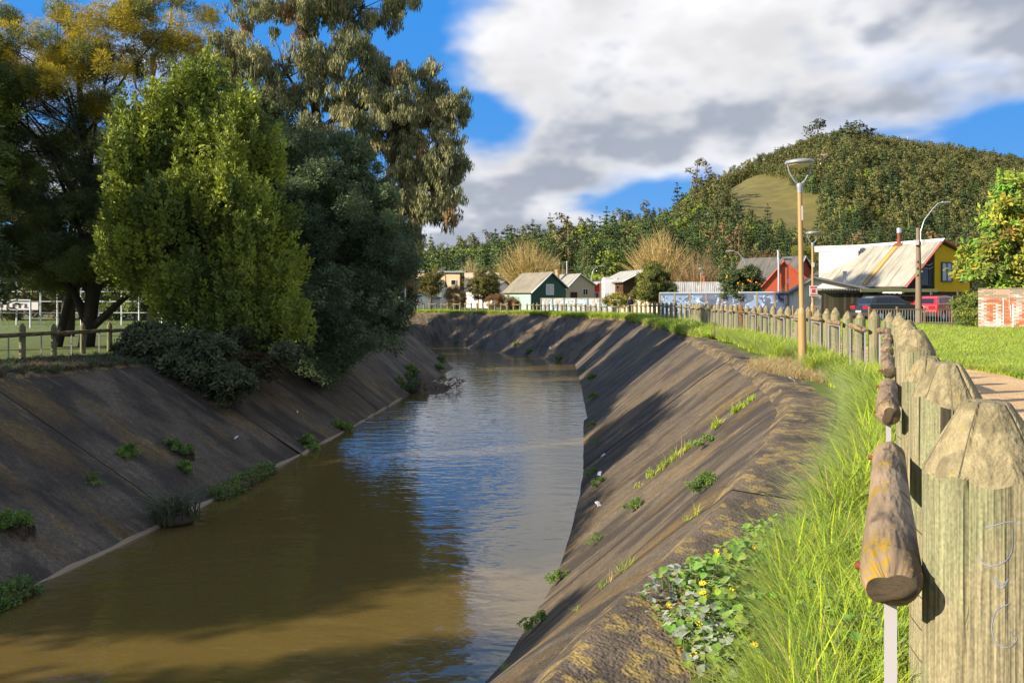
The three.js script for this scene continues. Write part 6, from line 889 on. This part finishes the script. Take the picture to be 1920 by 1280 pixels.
// ---------- mud bar, driftwood, litter ----------
{
  const g = thing('mud_bar', 'brown mud and debris bar at the foot of the left bank', 'mud bank', [-4.1, WATER - 0.02, -36.6]), gg = new THREE.PlaneGeometry(3.4, 5.4, 34, 44).rotateX(-PI / 2), p = gg.attributes.position;
  for (let i = 0; i < p.count; i++) { const x = p.getX(i), z = p.getZ(i), e = 1 - Math.max((x / 1.6) ** 2, 0) - (z / 2.6) ** 2; p.setY(i, -0.25 + 0.6 * clamp(e + 0.5 * (fbm(x * 1.2 + 5, z * 1.2, 0, 0, 41, 3) - 0.5)) * (x < 0 ? 1.6 : 0.8) + 0.12 * fbm(x * 5, z * 5, 0, 0, 42, 3)); }
  gg.computeVertexNormals(); mesh('mud', gg, std({ color: lin(0.085, 0.052, 0.032), bumpMap: concreteBump, bumpScale: 0.05 }), g);
  const r = rng(43), st = []; for (let i = 0; i < 150; i++) { const a = new V3((r() - 0.4) * 2.6, 0.12 + 0.25 * r(), (r() - 0.5) * 4.2); st.push(tube([a, a.clone().add(new V3((r() - 0.3) * 0.7, (r() - 0.2) * 0.4, (r() - 0.5) * 0.6))], [0.02 * r() + 0.006, 0.004], 4)); }
  const sm_ = mesh('twigs', merge(st), std({ color: lin(0.1, 0.05, 0.03) }), g); sm_.userData.kind = 'stuff';
  crown(g, [[-0.9, 0.5, -0.6, 0.5, 0.3, 0.9, 1], [-0.6, 0.25, 1.7, 0.6, 0.12, 0.4, 0.6]], { seed: 44, clumps: 24, clumpR: 0.2, per: 7, size: [0.2, 0.4], kinds: [spray('broad', 4)], mat: mat.grass, tint: jit([0.08, 0.14, 0.02], [0.16, 0.22, 0.03]), fill: true });
}
{
  const lit = std({ color: lin(0.75, 0.75, 0.75), roughness: 0.4 }), tan = std({ color: lin(0.6, 0.38, 0.2) }), blue = std({ color: lin(0.3, 0.4, 0.6) });
  [['white bottle lying in the shade low on the right bank', RIGHT, 7.05, 0.84, lit, 0], ['pale plastic scrap near the white bottle on the right bank', RIGHT, 6.75, 0.87, lit, 1], ['blue white wrapper on the right bank above the near water', RIGHT, 6.2, 0.85, lit, 1], ['white paper scrap on the flat concrete by the lamp post', RIGHT, 6.05, -0.7, lit, 1], ['white plastic bottle on the left slope near the roots', LEFT, 3.7, 0.74, lit, 0], ['small can on the left slope below the wattle', LEFT2, 0.5, 0.72, lit, 0], ['tan cardboard piece in the lower left weed mat', LEFT, 1.85, 0.95, tan, 1], ['crumpled white bag among the dry stems on the left brink', LEFT, 3.5, -0.6, lit, 1], ['second white scrap on the left brink', LEFT, 3.3, -0.5, lit, 1], ['white scrap on the far shaded slope', RIGHT3, 0.8, 0.8, lit, 1], ['white scrap on the slope at the bend', RIGHT3, 0.35, 0.75, lit, 1]].forEach(([label, S, t, v, m, k], i) => {
    const p = bankPoint(S, t, v, 1, 0.5), geo = k ? (() => { const q = new THREE.PlaneGeometry(0.2, 0.14, 5, 4).rotateX(-PI / 2), pp = q.attributes.position; for (let j = 0; j < pp.count; j++) pp.setY(j, 0.05 * hash(j, i, 3) + 0.015); q.computeVertexNormals(); return q; })() : new THREE.LatheGeometry([[0, 0], [0.035, 0.005], [0.036, 0.15], [0.014, 0.19], [0.014, 0.22], [0, 0.222]].map((a) => new THREE.Vector2(...a)), 12).rotateZ(PI / 2);
    const o = mesh('litter', geo, m); o.position.set(p[0], p[1] + 0.05, -p[2]); o.rotation.set(0, i, S === LEFT || S === LEFT2 ? -0.5 : 0.6); o.scale.setScalar(S === RIGHT3 ? 1.4 : 0.6); tag(o, label, 'litter', 'scraps of litter on the banks');
  });
}
{ // dead stalk on the sunny slope, hanging roots on the left slope
  const p = bankPoint(RIGHT, 5.95, 0.42, 1, 0.5), d = mesh('dry_stalk', merge([tube([[0, -0.02, 0], [0.02, 0.2, 0], [0, 0.42, 0.02]], [0.006, 0.005, 0.002], 4), tube([[0.03, -0.02, 0], [0.07, 0.16, 0], [0.06, 0.3, 0]], [0.005, 0.004, 0.002], 4)]), std({ color: lin(0.4, 0.28, 0.17) })); d.position.set(p[0], p[1], -p[2]); tag(d, 'dry forked stalk standing on the sunny right slope', 'plant');
  [['brown root clod hanging high on the left slope', 2.28, 0.8, 0.34], ['dark root clod at the left edge of the slope', 1.92, 0.72, 0.26], ['long brown root clod below the ferny weed', 3.32, 0.74, 0.2]].forEach(([label, t, v, s], i) => { const q = bankPoint(LEFT, t, v, 1, 0.4), r = rng(700 + i), l = []; for (let k = 0; k < 90; k++) { const a = rv(r).multiplyScalar(s * 0.6); a.y *= 0.8; l.push(tube([a, a.clone().add(new V3((r() - 0.3) * s * 0.5, -s * (0.4 + 0.6 * r()), r() * s * 0.4))], [0.012, 0.003], 3)); } const o = thing('root_clod', label, 'plant', [q[0], q[1] + 0.05, -q[2]]); const mm = mesh('roots', merge(l), std({ color: lin(0.075, 0.05, 0.035) }), o); crown(o, [[0, s * 0.5, 0, s * 0.5, s * 0.2, s * 0.4, 1]], { seed: 720 + i, clumps: 8, clumpR: 0.08, per: 6, size: [0.12, 0.2], kinds: [spray('broad', 4)], mat: mat.grass, tint: jit([0.08, 0.16, 0.02], [0.18, 0.28, 0.03]), fill: true }); });
}
renderer.render(scene, camera);
